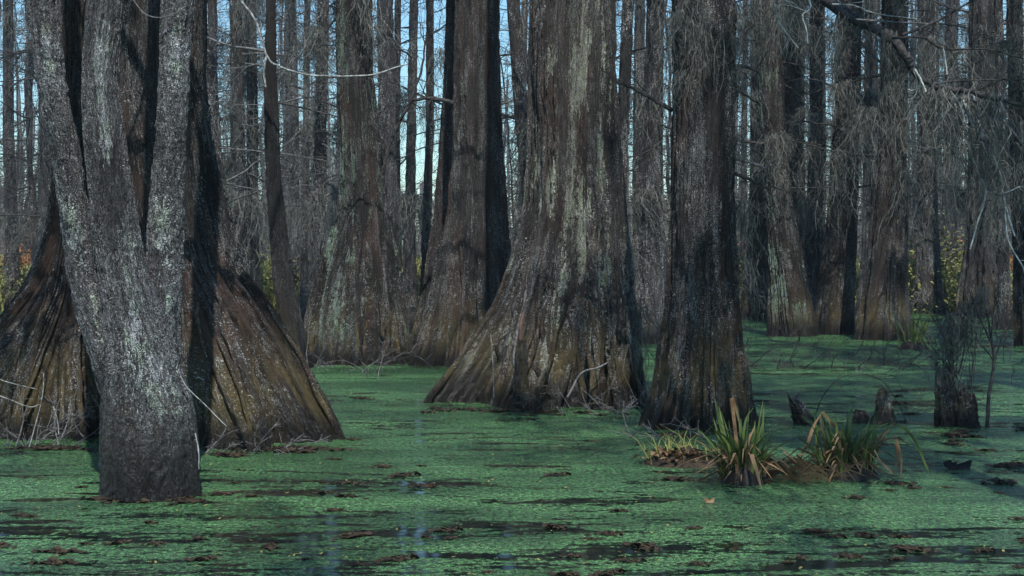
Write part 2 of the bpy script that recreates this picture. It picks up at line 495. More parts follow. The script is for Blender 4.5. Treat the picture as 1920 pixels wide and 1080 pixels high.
        b1 = 1 - np.abs(2 * vnoise((cx + wob) * 34, (cy + wob) * 34, Z * 9, seed + 21) - 1)
        b2 = 1 - np.abs(2 * vnoise((cx + wob) * 60, (cy + wob) * 60, Z * 24, seed + 23) - 1)
        b3 = vnoise(cx * 40, cy * 40, Z * 30, seed + 29)
        bh = 0.55 * b1 + 0.25 * b2 + 0.2 * b3
    bh = np.clip((bh - 0.15) / 0.75, 0, 1)
    D = D + bark * 3.2 * (bh - 0.55)
    # push along the outline's own normal, so that the sides of the fins are folded too
    X, Yv = R * np.cos(TH), R * np.sin(TH)
    tx, ty = np.roll(X, -2, 1) - np.roll(X, 2, 1), np.roll(Yv, -2, 1) - np.roll(Yv, 2, 1)
    ln = np.sqrt(tx ** 2 + ty ** 2) + 1e-9
    NX, NY = ty / ln, -tx / ln
    X = XC[:, None] + X + NX * D - base[0]
    Yv = YC[:, None] + Yv + NY * D - base[1]
    ZZ = Z - base[2]
    if jag > 0:
        top = z[-1]
        fr = np.clip((Z - (top - jag * 1.6)) / (jag * 1.6), 0, 1)
        ZZ = ZZ - fr * jag * (0.2 + 1.3 * vnoise(flx * 22, fly * 22, Z * 0, seed + 41))
    nz = len(z)
    V = np.stack([X, Yv, ZZ], -1).reshape(-1, 3)
    i = np.arange(nz - 1)[:, None] * nth
    j = np.arange(nth)[None, :]
    j2 = (j + 1) % nth
    Q = np.stack([i + j, i + j2, i + nth + j2, i + nth + j], -1).reshape(-1, 4)
    co = np.stack([cx, cy, Z], -1).reshape(-1, 3)
    bhf = bh.reshape(-1)
    # cap
    ctr = np.array([[XC[-1] - base[0], YC[-1] - base[1], z[-1] - base[2] - jag * 1.4]])
    V = np.concatenate([V, ctr]); co = np.concatenate([co, [[0, 0, z[-1]]]]); bhf = np.append(bhf, 0.0)
    last = (nz - 1) * nth
    tri = np.stack([last + np.arange(nth), last + (np.arange(nth) + 1) % nth, np.full(nth, len(V) - 1)], -1)
    me = mesh_np(name, V, [Q, tri], mat, True, {'bark_co': ('FLOAT_VECTOR', co), 'bark_h': ('FLOAT', bhf)})
    def surface(theta_deg, zz, out=0.0):
        """point on the trunk at a compass angle (0 right, -90 towards camera) and height, local to base"""
        iz = int(np.argmin(np.abs(z - zz)))
        it = int(np.argmin(np.abs((th - math.radians(theta_deg) + math.pi) % (2 * math.pi) - math.pi)))
        return np.array([X[iz, it] + NX[iz, it] * out, Yv[iz, it] + NY[iz, it] * out, z[iz] - base[2]])
    return me, surface


# ------------------------------------------------------------------ Spanish moss clumps
def moss_mesh(seed, n=34, L=(0.3, 0.9), spread=0.10, r=0.0042, curls=9):
    rng = np.random.default_rng(seed)
    T = Tubes()
    for _ in range(n):
        l = rng.uniform(*L)
        k = 9
        p = np.array([rng.normal(0, spread), rng.normal(0, spread * 0.6), rng.uniform(-0.02, 0.05)])
        pts = [p]
        d = np.array([rng.normal(0, 0.35), rng.normal(0, 0.35), -1.0])
        for i in range(k - 1):
            d = d * 0.6 + np.array([rng.normal(0, 0.45), rng.normal(0, 0.45), -0.45])
            pts.append(pts[-1] + d / np.linalg.norm(d) * l / (k - 1))
        pts = np.array(pts)
        a = rng.uniform(0, math.pi)
        T.ribbon(pts, r * np.linspace(1.2, 0.35, k), (math.cos(a), math.sin(a), 0))
        for _ in range(curls):
            i = rng.integers(0, k - 1)
            q = pts[i] + (pts[i + 1] - pts[i]) * rng.random()
            e = rng.normal(0, 1, 3); e[2] = -abs(e[2]) * 0.6; e /= np.linalg.norm(e)
            ll = rng.uniform(0.03, 0.11)
            m1 = q + e * ll * 0.5 + np.array([0, 0, 0.01])
            m2 = q + e * ll + np.array([0, 0, -0.035])
            a = rng.uniform(0, math.pi)
            T.ribbon([q, m1, m2], np.array([0.8, 0.6, 0.2]) * r, (math.cos(a) * 0.8, math.sin(a) * 0.8, 0.5))
    return T.mesh('hanging_moss', M['moss'], False)


MOSS = [moss_mesh(500 + i, 30 + 6 * i, (0.25, 0.55 + 0.14 * i), 0.07 + 0.012 * i) for i in range(6)]
MOSS_LONG = [moss_mesh(540 + i, 46, (0.25, 1.1 + 0.2 * i), 0.10, 0.0045, 16) for i in range(4)]


def hang_moss(parent, spots, rng, pool=None, scale=(0.7, 1.3)):
    pool = pool or MOSS
    for p in spots:
        o = link_mesh('hanging_moss', pool[rng.integers(len(pool))], parent, tuple(p))
        sc = rng.uniform(*scale)
        o.scale = (sc, sc, sc * rng.uniform(0.8, 1.3))
        o.rotation_euler = (0, 0, rng.uniform(0, 6.28))


def crown(parent, surf, rng, z0, z1, n, L=(1.2, 3.0), r=(0.02, 0.05), mat='twig_dark', moss=0.0, depth=2, name='crown'):
    """bare limbs and twigs up the trunk, one mesh"""
    T = Tubes()
    spots = []
    for _ in range(n):
        z = rng.uniform(z0, z1)
        a = rng.uniform(0, 360)
        p = surf(a, z, -0.03)
        d = np.array([math.cos(math.radians(a)), math.sin(math.radians(a)), rng.uniform(-0.15, 0.5)])
        pts = grow(rng, T, p, d, rng.uniform(*L), rng.uniform(*r), depth, 0.035, 0.13, (3, 6))
        if rng.random() < moss: spots += [pts[i] for i in rng.integers(2, len(pts), 2)]
    link_mesh(name, T.mesh(name, M[mat]), parent)
    return spots


def branch(parent, polys, Y0, mat, name='branch', base=(0, 0, 0), twigs=0, seed=0, twl=0.25, k=6):
    """a limb through photo points: polys = list of (points (px,py[,Y]), r0, r1)"""
    rng = np.random.default_rng(seed)
    first = None
    for pts, r0, r1 in polys:
        T = Tubes()
        w = [P(p[0], p[1], p[2] if len(p) > 2 else Y0) - np.array(base) for p in pts]
        c = curve(w, max(8, 5 * len(w)))
        n = len(c)
        c[1:-1] += rng.normal(0, min(0.005, r0 * 0.14), (n - 2, 3))
        T.add(c, np.linspace(r0, r1, n) * (1 + rng.uniform(-0.05, 0.05, n)), k)
        for _ in range(twigs):
            i = rng.integers(1, n - 1)
            d = (c[i + 1] - c[i]); d /= np.linalg.norm(d) + 1e-6
            grow(rng, T, c[i], d + rng.normal(0, 0.8, 3), twl * rng.uniform(0.5, 1.5), max(r1 * 0.7, 0.003), 1, 0.05, 0.25, (1, 4), 0.06)
        o = link_mesh(name, T.mesh(name, M[mat]), parent)
        first = first or o
    return first


def base_of(rows, Y): return np.array([(rows[-1][2] - 960) / FPX * Y, Y, 0.0])


# ================================================================== THE SETTING
def water_material():
    n = NT('duckweed_water')
    pos = n.n('ShaderNodeNewGeometry').outputs['Position']
    sep = n.n('ShaderNodeSeparateXYZ', {0: pos})
    y = sep.outputs['Y']
    # open water: streaks pushed by the current, more of it close to the channel
    st = n.noise(n.scaled(pos, (0.32, 1.0, 1), (4.3, 1.7, 0)), 1.25, 5, 0.62, 1.2)
    md = n.noise(n.scaled(pos, (0.45, 1.0, 1), (1.3, 9.7, 0)), 5.0, 4, 0.6, 0.8)
    bias = n.ramp(y, 8.3, 6.4, 0.0, 0.045)
    cov = n.math('ADD', n.math('MULTIPLY', st, 0.62), n.math('MULTIPLY', md, 0.38))
    grain = n.noise(n.scaled(pos, (1, 0.7, 1)), 34, 4, 0.75)
    lump = n.noise(n.scaled(pos, (0.6, 1, 1)), 17, 3, 0.6)
    cv = n.math('SUBTRACT', n.math('ADD', cov, n.math('MULTIPLY', n.math('SUBTRACT', grain, 0.5), 0.26)), bias)
    cv = n.math('ADD', cv, n.math('MULTIPLY', n.math('SUBTRACT', lump, 0.5), 0.30))
    rp = n.noise(n.scaled(pos, (0.16, 1.0, 1), (2.2, 5.1, 0)), 7.5, 3, 0.6, 0.6)
    cv = n.math('SUBTRACT', cv, n.math('MULTIPLY', n.ramp(rp, 0.50, 0.66), 0.10))
    cover = n.ramp(cv, 0.405, 0.46)
    cell = n.n('ShaderNodeTexVoronoi', {'Vector': pos, 'Scale': 130.0})
    speck = n.ramp(n.noise(pos, 95, 2, 0.7), 0.30, 0.42)
    cover = n.math('MULTIPLY', cover, n.math('ADD', 0.25, n.math('MULTIPLY', speck, 0.75)))
    hue = n.noise(n.scaled(pos, (0.5, 1, 1)), 1.1, 4, 0.6)
    g1 = n.mix(n.ramp(hue, 0.35, 0.66), (0.022, 0.080, 0.022), (0.078, 0.200, 0.066))
    g2 = n.mix(n.n('ShaderNodeSeparateColor', {0: cell.outputs['Color']}).outputs[0], (0.25, 0.28, 0.28), (1.75, 1.75, 1.75))
    weed = n.mix(1.0, g1, g2, 'MULTIPLY')
    weed = n.mix(1.0, weed, n.mix(n.ramp(grain, 0.36, 0.64), (0.30, 0.33, 0.34), (1.75, 1.7, 1.65)), 'MULTIPLY')  # light and dark grain paints in the glints off taller clumps
    brown = n.ramp(n.noise(n.scaled(pos, (0.4, 1, 1), (7, 2, 0)), 3.4, 4, 0.65), 0.60, 0.72)
    weed = n.mix(n.math('MULTIPLY', brown, 0.7), weed, (0.045, 0.038, 0.016))
    b1 = n.n('ShaderNodeBsdfPrincipled', {'Base Color': weed, 'Roughness': 0.25, 'Specular IOR Level': 0.7})
    hgt = n.math('ADD', n.math('MULTIPLY', grain, 0.6), n.math('ADD', n.math('MULTIPLY', cell.outputs['Distance'], -0.4), n.math('MULTIPLY', lump, 1.1)))
    bn = n.n('ShaderNodeBump', {'Height': hgt, 'Strength': 1.0, 'Distance': 0.026})
    n.t.links.new(bn.outputs[0], b1.inputs['Normal'])
    b2 = n.n('ShaderNodeBsdfPrincipled', {'Base Color': (0.006, 0.010, 0.008), 'Roughness': 0.07, 'IOR': 1.33, 'Specular IOR Level': 0.5})
    rip = n.noise(n.scaled(pos, (0.3, 1, 1)), 3.0, 2)
    bn2 = n.n('ShaderNodeBump', {'Height': rip, 'Strength': 0.25, 'Distance': 0.05})
    n.t.links.new(bn2.outputs[0], b2.inputs['Normal'])
    mx = n.n('ShaderNodeMixShader', {0: cover})
    n.t.links.new(b2.outputs[0], mx.inputs[1]); n.t.links.new(b1.outputs[0], mx.inputs[2])
    n.t.links.new(mx.outputs[0], n.out.inputs['Surface'])
    return n.m


def grid_mesh(name, x0, x1, y0, y1, nx, ny, hf, mat):
    X, Yg = np.meshgrid(np.linspace(x0, x1, nx), np.linspace(y0, y1, ny))
    V = np.stack([X, Yg, hf(X, Yg)], -1).reshape(-1, 3)
    i = np.arange(ny - 1)[:, None] * nx
    j = np.arange(nx - 1)[None, :]
    Q = np.stack([i + j, i + j + 1, i + nx + j + 1, i + nx + j], -1).reshape(-1, 4)
    return mesh_np(name, V, Q, mat)


tag(link_mesh('water', grid_mesh('water', -70, 70, -25, 150, 60, 80, lambda x, y: x * 0, water_material())), kind='structure')


def bank_height(x, y):
    edge = 34.5 + 2.5 * np.sin(x * 0.35 + 1.0) + 1.5 * np.sin(x * 0.9)
    edge = np.where(x < 3, edge - 3.5, edge)
    t = np.clip((y - edge) / 12.0, -0.5, 1.0)
    return -0.12 + 0.62 * t + 0.10 * (fbm(x * 0.7, y * 0.7, x * 0, 77, 3) - 0.5) * np.clip(t + 0.3, 0, 1)


def ground_material():
    n = NT('forest_floor')
    pos = n.n('ShaderNodeNewGeometry').outputs['Position']
    a, b = n.noise(pos, 1.2, 4), n.noise(pos, 14, 4)
    c = n.mix(n.ramp(a, 0.4, 0.6), (0.045, 0.034, 0.020), (0.055, 0.060, 0.020))
    c = n.mix(n.ramp(b, 0.5, 0.7), c, (0.12, 0.075, 0.035))
    n.surf(c, 0.9, b, 0.8, 0.05)
    return n.m


tag(link_mesh('ground', grid_mesh('ground', -70, 70, 26, 150, 180, 160, bank_height, ground_material())), kind='structure')

# ================================================================== NEAR AND MIDDLE TREES
# --- three-stemmed ash in front
Y = 8.75
rowsA = [(0, 165, 196, 228), (150, 155, 188, 220), (250, 157, 195, 232), (350, 166, 207, 248), (450, 176, 218, 264), (520, 186, 228, 278),
         (600, 196, 250, 308), (680, 196, 268, 336), (760, 190, 280, 362), (840, 187, 282, 372), (927, 187, 282, 376)]
bA = base_of(rowsA, Y)
tA = thing('ash_tree', bA, 'grey lichen-covered tree with three leaning stems, nearest the camera in the duckweed', 'tree')
me, sA = trunk_mesh('trunk', rowsA, Y, bA, M['ash_bark'], 420, 0.006, 9.0, 1.0, 7, 0.06, 3, 0.0085, 'ash', flute=0.03, fold=0.1)
link_mesh('trunk', me, tA)
rowsA1 = [(0, 52, 78, 104), (150, 70, 96, 122), (300, 99, 125, 151), (420, 116, 143, 170), (520, 128, 156, 186), (620, 153, 186, 216), (720, 182, 212, 246), (820, 215, 245, 275)]
me, s1 = trunk_mesh('stem', rowsA1, Y + 0.10, bA, M['ash_bark'], 240, 0.007, 8.0, 1.0, 5, 0.05, 5, 0.008, 'ash', zmin=0.35, flute=0.03, fold=0.1)
link_mesh('stem', me, tA)
rowsA3 = [(0, 303, 331, 359), (150, 299, 326, 353), (300, 288, 317, 346), (450, 276, 309, 343), (600, 272, 306, 339), (720, 278, 308, 338), (820, 285, 312, 340)]
me, s3 = trunk_mesh('stem', rowsA3, Y + 0.16, bA, M['ash_bark'], 240, 0.007, 9.0, 1.0, 5, 0.05, 8, 0.008, 'ash', zmin=0.3, flute=0.03, fold=0.1)
link_mesh('stem', me, tA)
rng = np.random.default_rng(11)
crown(tA, sA, rng, 3.6, 8.8, 12, (1.0, 2.4))
branch(tA, [([(228, -40), (250, 0), (272, 26), (300, 33), (335, 22), (352, 5)], 0.004, 0.003)], Y, 'twig_grey', base=bA, name='branch')
branch(tA, [([(338, 705), (352, 728), (375, 750), (400, 775), (425, 800)], 0.0035, 0.0025), ([(366, 812), (372, 845), (373, 880, Y - 0.2)], 0.005, 0.004)], Y - 0.12, 'twig_pale', base=bA, name='root')

# --- big buttressed cypress behind the ash
Y = 11.3
rowsC = [(0, 222, 303, 386), (150, 222, 303, 383), (250, 221, 303, 393), (350, 220, 303, 413), (430, 218, 304, 432), (500, 215, 305, 458), (570, 210, 308, 515),
         (660, 205, 310, 570), (750, 200, 312, 620), (824, 195, 315, 660)]
bC = base_of(rowsC, Y)
tC = thing('cypress_tree', bC, 'wide buttressed cypress standing behind the three-stemmed tree, long flare running right', 'tree', 'large cypress trees')
me, sC = trunk_mesh('trunk', rowsC, Y, bC, M['cypress_brown'], 520, 0.010, 12, 0.72, 11, 0.34, 21, 0.014, ribs=34, rib_amp=0.42)
link_mesh('trunk', me, tC)
crown(tC, sC, rng, 5, 11.5, 10, (1.5, 3.6))

# --- leftmost cypress
Y = 11.7
rowsB = [(0, 108, 140, 172), (300, 100, 138, 175), (400, 92, 138, 178), (450, 80, 138, 181), (500, 58, 138, 186), (540, 34, 138, 190), (590, -8, 136, 198),
         (660, -55, 132, 215), (740, -95, 130, 235), (812, -125, 128, 255)]
bB = base_of(rowsB, Y)
tB = thing('cypress_tree', bB, 'cypress at the left edge with wide brown ridged buttress cut by the frame', 'tree', 'large cypress trees')
me, sB = trunk_mesh('trunk', rowsB, Y, bB, M['cypress_brown'], 520, 0.010, 12, 0.7, 10, 0.36, 31, 0.014, ribs=34, rib_amp=0.42)
link_mesh('trunk', me, tB)
crown(tB, sB, rng, 5, 11.5, 6)

# --- second cypress left of centre
Y = 19.0
rowsE = [(0, 630, 664, 697), (150, 632, 666, 700), (250, 637, 672, 712), (350, 637, 678, 722), (400, 631, 680, 733), (450, 613, 680, 741), (520, 589, 678, 750),
         (600, 567, 676, 768), (680, 553, 676, 785)]
bE = base_of(rowsE, Y)
tE = thing('cypress_tree', bE, 'dark cypress with pale green lichen on its bulging base, behind the pale arching branch', 'tree', 'large cypress trees')
me, sE = trunk_mesh('trunk', rowsE, Y, bE, M['cypress_lichen'], 340, 0.016, 14, 0.8, 8, 0.45, 41, 0.016)
link_mesh('trunk', me, tE)
crown(tE, sE, rng, 6.0, 13.5, 3)
branch(tE, [([(716, 325), (728, 275), (748, 232), (770, 190), (790, 130), (800, 60)], 0.035, 0.012)], Y, 'twig_dark', base=bE, twigs=10, seed=3, twl=0.6)
hang_moss(tE, [sE(a, z, 0.02) for a, z in ((-20, 4.5), (-70, 4.9))], rng, MOSS)

# --- pair behind the central cypress
Y = 18.6
rowsF = [(0, 855, 895, 936), (200, 848, 894, 939), (300, 845, 894, 944), (400, 836, 893, 952), (500, 815, 892, 962), (600, 790, 890, 978), (685, 762, 888, 995)]
bF = base_of(rowsF, Y)
tF = thing('cypress_tree', bF, 'straight grey-brown cypress just left of and behind the largest central cypress', 'tree', 'large cypress trees')
me, sF = trunk_mesh('trunk', rowsF, Y, bF, M['cypress_brown'], 380, 0.014, 14, 0.8, 9, 0.45, 51, 0.015)
link_mesh('trunk', me, tF)
crown(tF, sF, rng, 6, 13.5, 3)
branch(tF, [([(850, 194), (838, 189), (805, 184), (775, 188), (758, 200)], 0.035, 0.018)], Y, 'twig_dark', base=bF, twigs=5, seed=5, twl=0.5)
Y = 20.5
rowsF2 = [(0, 838, 860, 886), (150, 832, 857, 886), (300, 822, 852, 886), (400, 812, 848, 886), (500, 795, 845, 888), (600, 778, 842, 895), (665, 765, 840, 900)]
bF2 = base_of(rowsF2, Y)
t = thing('cypress_tree', bF2, 'narrow dark cypress whose left edge shows behind the straight grey-brown cypress', 'tree', 'large cypress trees')
me, sF2 = trunk_mesh('trunk', rowsF2, Y, bF2, M['cypress_dark'], 260, 0.018, 14, 0.8, 8, 0.4, 61, 0.015)
link_mesh('trunk', me, t)
crown(t, sF2, rng, 6, 13.5, 3)

# --- largest, central cypress
Y = 14.1
rowsG = [(0, 995, 1075, 1152), (150, 992, 1076, 1156), (280, 990, 1078, 1166), (400, 980, 1080, 1178), (450, 966, 1080, 1183), (500, 945, 1082, 1190), (550, 925, 1082, 1197),
         (600, 899, 1083, 1205), (680, 848, 1085, 1217), (754, 795, 1085, 1228)]
bG = base_of(rowsG, Y)
tG = thing('cypress_tree', bG, 'largest central cypress with fluted spreading base and pale sunlit lichen streaks', 'tree', 'large cypress trees')
me, sG = trunk_mesh('trunk', rowsG, Y, bG, M['cypress_grey'], 620, 0.010, 13, 0.72, 13, 0.34, 71, 0.015, ribs=40, rib_amp=0.42)
link_mesh('trunk', me, tG)
crown(tG, sG, rng, 6, 12.5, 12, (1.5, 3.6))
def root(parent, sf, path, r0, r1, mat):
    T = Tubes()
    az = curve([(a, z, 0) for a, z in path], 40)
    c = np.array([sf(a, z, 0.35 * r0) for a, z, _ in az])
    for q in range(3): c[:, q] = smooth1(c[:, q], 2)
    T.add(c, np.linspace(r0, r1, 40), 7)
    link_mesh('root', T.mesh('root', M[mat]), parent)


root(tG, sG, [(-140, 1.0), (-139, 0.75), (-137, 0.5), (-134, 0.25), (-132, -0.05)], 0.016, 0.030, 'root_red')
root(tG, sG, [(-152, 1.15), (-151, 0.8), (-149, 0.5), (-147, 0.2), (-146, -0.05)], 0.015, 0.022, 'twig_grey')
root(tG, sG, [(-164, 1.2), (-163, 0.9), (-161, 0.55), (-160, 0.2), (-159, -0.05)], 0.02, 0.03, 'twig_dark')
def root_fan(parent, sf, a0, a1, n, z0, seed, r=0.03):
    rg = np.random.default_rng(seed)
    for a in np.linspace(a0, a1, n):
        a = a + rg.uniform(-3, 3); top = z0 * rg.uniform(0.45, 1.0)
        zs = np.linspace(top, -0.06, 6)
        dr = rg.uniform(-5, 5)
        path = [(a + rg.normal(0, 0.5) + dr * k / 5, z) for k, z in enumerate(zs)]
        root(parent, sf, path, r * rg.uniform(0.3, 0.6), r * rg.uniform(0.8, 1.5), 'root_bark')


root_fan(tG, sG, -176, -60, 15, 1.35, 1, 0.030)
root_fan(tG, sG, -52, -6, 5, 0.7, 2, 0.024)
root_fan(tC, sC, -120, -6, 12, 1.2, 3, 0.026)
root_fan(tB, sB, -172, -50, 12, 1.2, 4, 0.026)
root_fan(tE, sE, -170, -10, 9, 0.8, 5, 0.035)
root_fan(tF, sF, -170, -20, 8, 0.8, 6, 0.030)
branch(tG, [([(1064, 745, 13.15), (1090, 700, 13.2), (1120, 690, 13.3), (1140, 680, 13.4)], 0.012, 0.008)], Y, 'twig_grey', 'root', bG)
branch(tG, [([(920, 625, 13.3), (924, 680, 13.25), (926, 745, 13.2)], 0.008, 0.006)], Y, 'twig_grey', 'root', bG)
for a, z in ((-75, 1.05), (-55, 0.9)):
    hang_moss(tG, [sG(-8, z, 0.05)], rng, MOSS)

# --- right cypress, with the long drooping limb
Y = 12.2
rowsH = [(0, 1261, 1320, 1378), (200, 1262, 1320, 1378), (300, 1260, 1319, 1377), (400, 1257, 1318, 1379), (500, 1250, 1317, 1386), (540, 1246, 1317, 1388), (600, 1239, 1316, 1393),
         (700, 1221, 1315, 1405), (760, 1205, 1314, 1417), (798, 1190, 1314, 1432)]
bH = base_of(rowsH, Y)
tH = thing('cypress_tree', bH, 'dark straight cypress right of the largest one, holding the long drooping bare limb', 'tree', 'large cypress trees')
me, sH = trunk_mesh('trunk', rowsH, Y, bH, M['cypress_dark'], 480, 0.010, 12, 0.9, 10, 0.42, 81, 0.014)
link_mesh('trunk', me, tH)
crown(tH, sH, rng, 5, 11.5, 9, (1.5, 3.6))
root_fan(tH, sH, -172, -8, 9, 0.8, 7, 0.022)
branch(tH, [([(1262, 207), (1235, 192), (1200, 172), (1155, 152)], 0.022, 0.012)], Y, 'twig_dark', base=bH, twigs=3, seed=7)
branch(tH, [([(1376, 122), (1400, 126), (1422, 136)], 0.016, 0.008)], Y, 'twig_dark', base=bH, twigs=2, seed=8)
branch(tH, [([(1376, 168), (1396, 178), (1426, 196)], 0.016, 0.007)], Y, 'twig_dark', base=bH, twigs=2, seed=9)
branch(tH, [([(1376, 297), (1400, 303), (1436, 316)], 0.018, 0.008)], Y, 'twig_grey', base=bH, twigs=2, seed=10)
branch(tH, [([(1376, 325), (1405, 336), (1442, 354)], 0.018, 0.010)], Y, 'twig_dark', base=bH, twigs=4, seed=12)
limb = branch(tH, [([(1370, -115, 12.2), (1450, -62, 12.0), (1547, 0, 11.8), (1604, 36, 11.6), (1672, 72, 11.4), (1710, 125, 11.3), (1730, 149, 11.25), (1783, 169, 11.1), (1815, 172, 11.0),
                     (1860, 185, 10.9), (1920, 198, 10.8), (1990, 215, 10.7)], 0.062, 0.010)], Y, 'twig_dark', 'drooping_branch', bH, twigs=1, seed=13)
def sub(polys, mat, seed, tw=1):
    o = branch(limb, polys, 11.1, mat, 'twig', bH, tw, seed, 0.22)
sub([([(1783, 169), (1807, 193), (1817, 215), (1824, 238)], 0.020, 0.008)], 'twig_white', 21)
sub([([(1790, 171), (1845, 202), (1884, 231), (1920, 275), (1950, 310)], 0.016, 0.008)], 'twig_grey', 22, 2)
sub([([(1790, 190), (1797, 236), (1816, 270), (1831, 318), (1848, 359), (1831, 424), (1819, 467)], 0.010, 0.006)], 'twig_white', 23)
sub([([(1825, 180), (1840, 248), (1860, 289), (1877, 337), (1884, 380), (1903, 443)], 0.011, 0.006)], 'twig_white', 24)
sub([([(1884, 380), (1890, 448), (1918, 501), (1930, 540)], 0.007, 0.005)], 'twig_white', 25)
sub([([(1848, 359), (1880, 362), (1912, 350)], 0.006, 0.004)], 'twig_white', 26)
sub([([(1691, 66), (1749, 43), (1816, 5), (1870, -30)], 0.013, 0.008)], 'twig_dark', 27, 3)
sub([([(1755, 158), (1783, 153), (1850, 150), (1920, 149)], 0.009, 0.005)], 'twig_dark', 28, 3)
sub([([(1604, 36), (1660, 40), (1749, 45)], 0.008, 0.005)], 'twig_grey', 29, 3)
sub([([(1715, 130), (1727, 150), (1736, 172)], 0.010, 0.006)], 'twig_white', 30)
sub([([(1672, 72), (1730, 70), (1770, 92), (1850, 92), (1920, 110)], 0.011, 0.006)], 'twig_dark', 31, 4)
sub([([(1768, 90), (1772, 112), (1776, 140)], 0.008, 0.005)], 'twig_white', 32)
sub([([(1505, -28), (1520, 12), (1505, 28), (1512, 55), (1515, 82)], 0.008, 0.004)], 'twig_white', 33)
sub([([(1440, -65), (1457, 30), (1470, 55), (1497, 90)], 0.008, 0.004)], 'twig_pale', 34, 2)
sub([([(1560, 8), (1600, 10), (1640, 25), (1720, 36)], 0.008, 0.004)], 'twig_pale', 35, 3)
mp = curve([P(*q) - bH for q in [(1500, -25, 11.9), (1604, 40, 11.6), (1672, 76, 11.4), (1730, 152, 11.25), (1783, 172, 11.1), (1860, 188, 10.9), (1920, 200, 10.8)]], 22)
hang_moss(tH, list(mp[:19:3]), rng, MOSS, (0.5, 1.0))
hang_moss(tH, [P(x, y, 11.1) - bH for x, y in ((1800, 240), (1842, 260), (1862, 310))], rng, MOSS_LONG, (0.35, 0.6))
hang_moss(tH, [sH(a, z, 0.02) for a, z in ((-20, 3.6), (-35, 3.3), (-120, 3.7), (-150, 3.5), (-100, 3.4), (-10, 2.9), (-5, 2.5), (-140, 3.0), (-8, 1.9), (0, 1.4))], rng, MOSS, (0.5, 0.9))

# --- slender black tree with the pale arching branch
Y = 18.2
rowsD = [(0, 500, 508, 516), (150, 495, 507, 519), (250, 496, 510, 523), (350, 499, 514, 528), (450, 506, 523, 541), (540, 513, 533, 553), (600, 524, 544, 566), (690, 535, 562, 592)]
bD = base_of(rowsD, Y)
tD = thing('slender_tree', bD, 'slender near-black tree with a pale dead branch arching right from it', 'tree')
me, sD = trunk_mesh('trunk', rowsD, Y, bD, M['black_bark'], 160, 0.02, 13, 1.0, 5, 0.2, 91, 0.008, 'ash')
link_mesh('trunk', me, tD)
crown(tD, sD, rng, 2.2, 12, 24, (0.8, 2.2), (0.008, 0.02), 'twig_grey')
branch(tD, [([(430, -60), (452, 0), (480, 40), (500, 105), (525, 125), (575, 140), (640, 143), (700, 140), (740, 127), (765, 120)], 0.017, 0.009),
            ([(500, 105), (495, 130), (498, 163)], 0.017, 0.012)], 17.6, 'twig_pale', base=bD)
branch(tD, [([(508, 190), (560, 200), (630, 218)], 0.02, 0.008)], Y, 'twig_dark', base=bD, twigs=5, seed=15, twl=0.5)

# --- cypresses on the right, at the back of the pool
back = [
    ('I', 25.0, [(0, 1415, 1438, 1462), (200, 1425, 1448, 1470), (350, 1437, 1457, 1480), (450, 1440, 1465, 1500), (540, 1440, 1472, 1516), (630, 1436, 1478, 1537)],
     'cypress_lichen', 'leaning moss-draped cypress with lichened right flank, right of the dark straight cypress', 101),
    ('J', 25.6, [(0, 1570, 1592, 1615), (200, 1566, 1590, 1612), (350, 1555, 1585, 1608), (450, 1545, 1580, 1606), (550, 1532, 1575, 1602), (627, 1522, 1570, 1606)],
     'cypress_dark', 'dark mossy cypress, middle of the three standing at the back of the pool', 111),
    ('K', 24.0, [(0, 1655, 1678, 1702), (200, 1653, 1678, 1700), (300, 1645, 1676, 1700), (400, 1635, 1672, 1702), (500, 1622, 1668, 1704), (580, 1610, 1664, 1708), (637, 1598, 1660, 1714)],
     'cypress_brown', 'brown ridged cypress, rightmost of the three standing at the back of the pool', 121),
    ('I2', 29.5, [(0, 1465, 1487, 1508), (300, 1463, 1486, 1508), (480, 1455, 1486, 1515), (606, 1432, 1485, 1530)],
     'cypress_brown', 'rusty brown cypress partly hidden behind the leaning moss-draped cypress', 131),
    ('M', 31.0, [(0, 1408, 1424, 1440), (300, 1408, 1424, 1440), (480, 1400, 1424, 1446), (600, 1385, 1424, 1460)],
     'cypress_dark', 'squat grey-brown cypress base seen between dark straight cypress and leaning one', 141),
    ('N', 32.0, [(0, 1818, 1846, 1874), (300, 1816, 1846, 1876), (450, 1808, 1846, 1884), (595, 1785, 1846, 1900)],
     'cypress_dark', 'moss-curtained cypress behind the stump with shoots, near the right edge', 151),
    ('O', 22.5, [(0, 1890, 1903, 1916), (300, 1893, 1907, 1920), (500, 1900, 1915, 1932), (648, 1900, 1922, 1946)],
     'cypress_dark', 'thin dark trunk cut by the right edge of the picture', 161),
]
for key, Y, rows, mat, label, seed in back:
    b = base_of(rows, Y)
    t = thing('cypress_tree', b, label, 'tree', 'cypress trees across the pool')
    me, sf = trunk_mesh('trunk', rows, Y, b, M[mat], 220, 0.025, 16, 0.85, 7, 0.4, seed, 0.016)
    link_mesh('trunk', me, t)
    sp = crown(t, sf, rng, 2.6, 15, 34, (1.0, 2.8), (0.012, 0.03), 'twig_dark', 0.5)
    sp = [p for p in sp if p[2] < 7.5][:8]
    hang_moss(t, sp, rng, MOSS_LONG, (0.6, 1.2))
    hang_moss(t, [sf(rng.uniform(-170, -10), z, 0.03) for z in np.linspace(2.8, 6.5, 6)], rng, MOSS + MOSS_LONG, (0.8, 1.4))

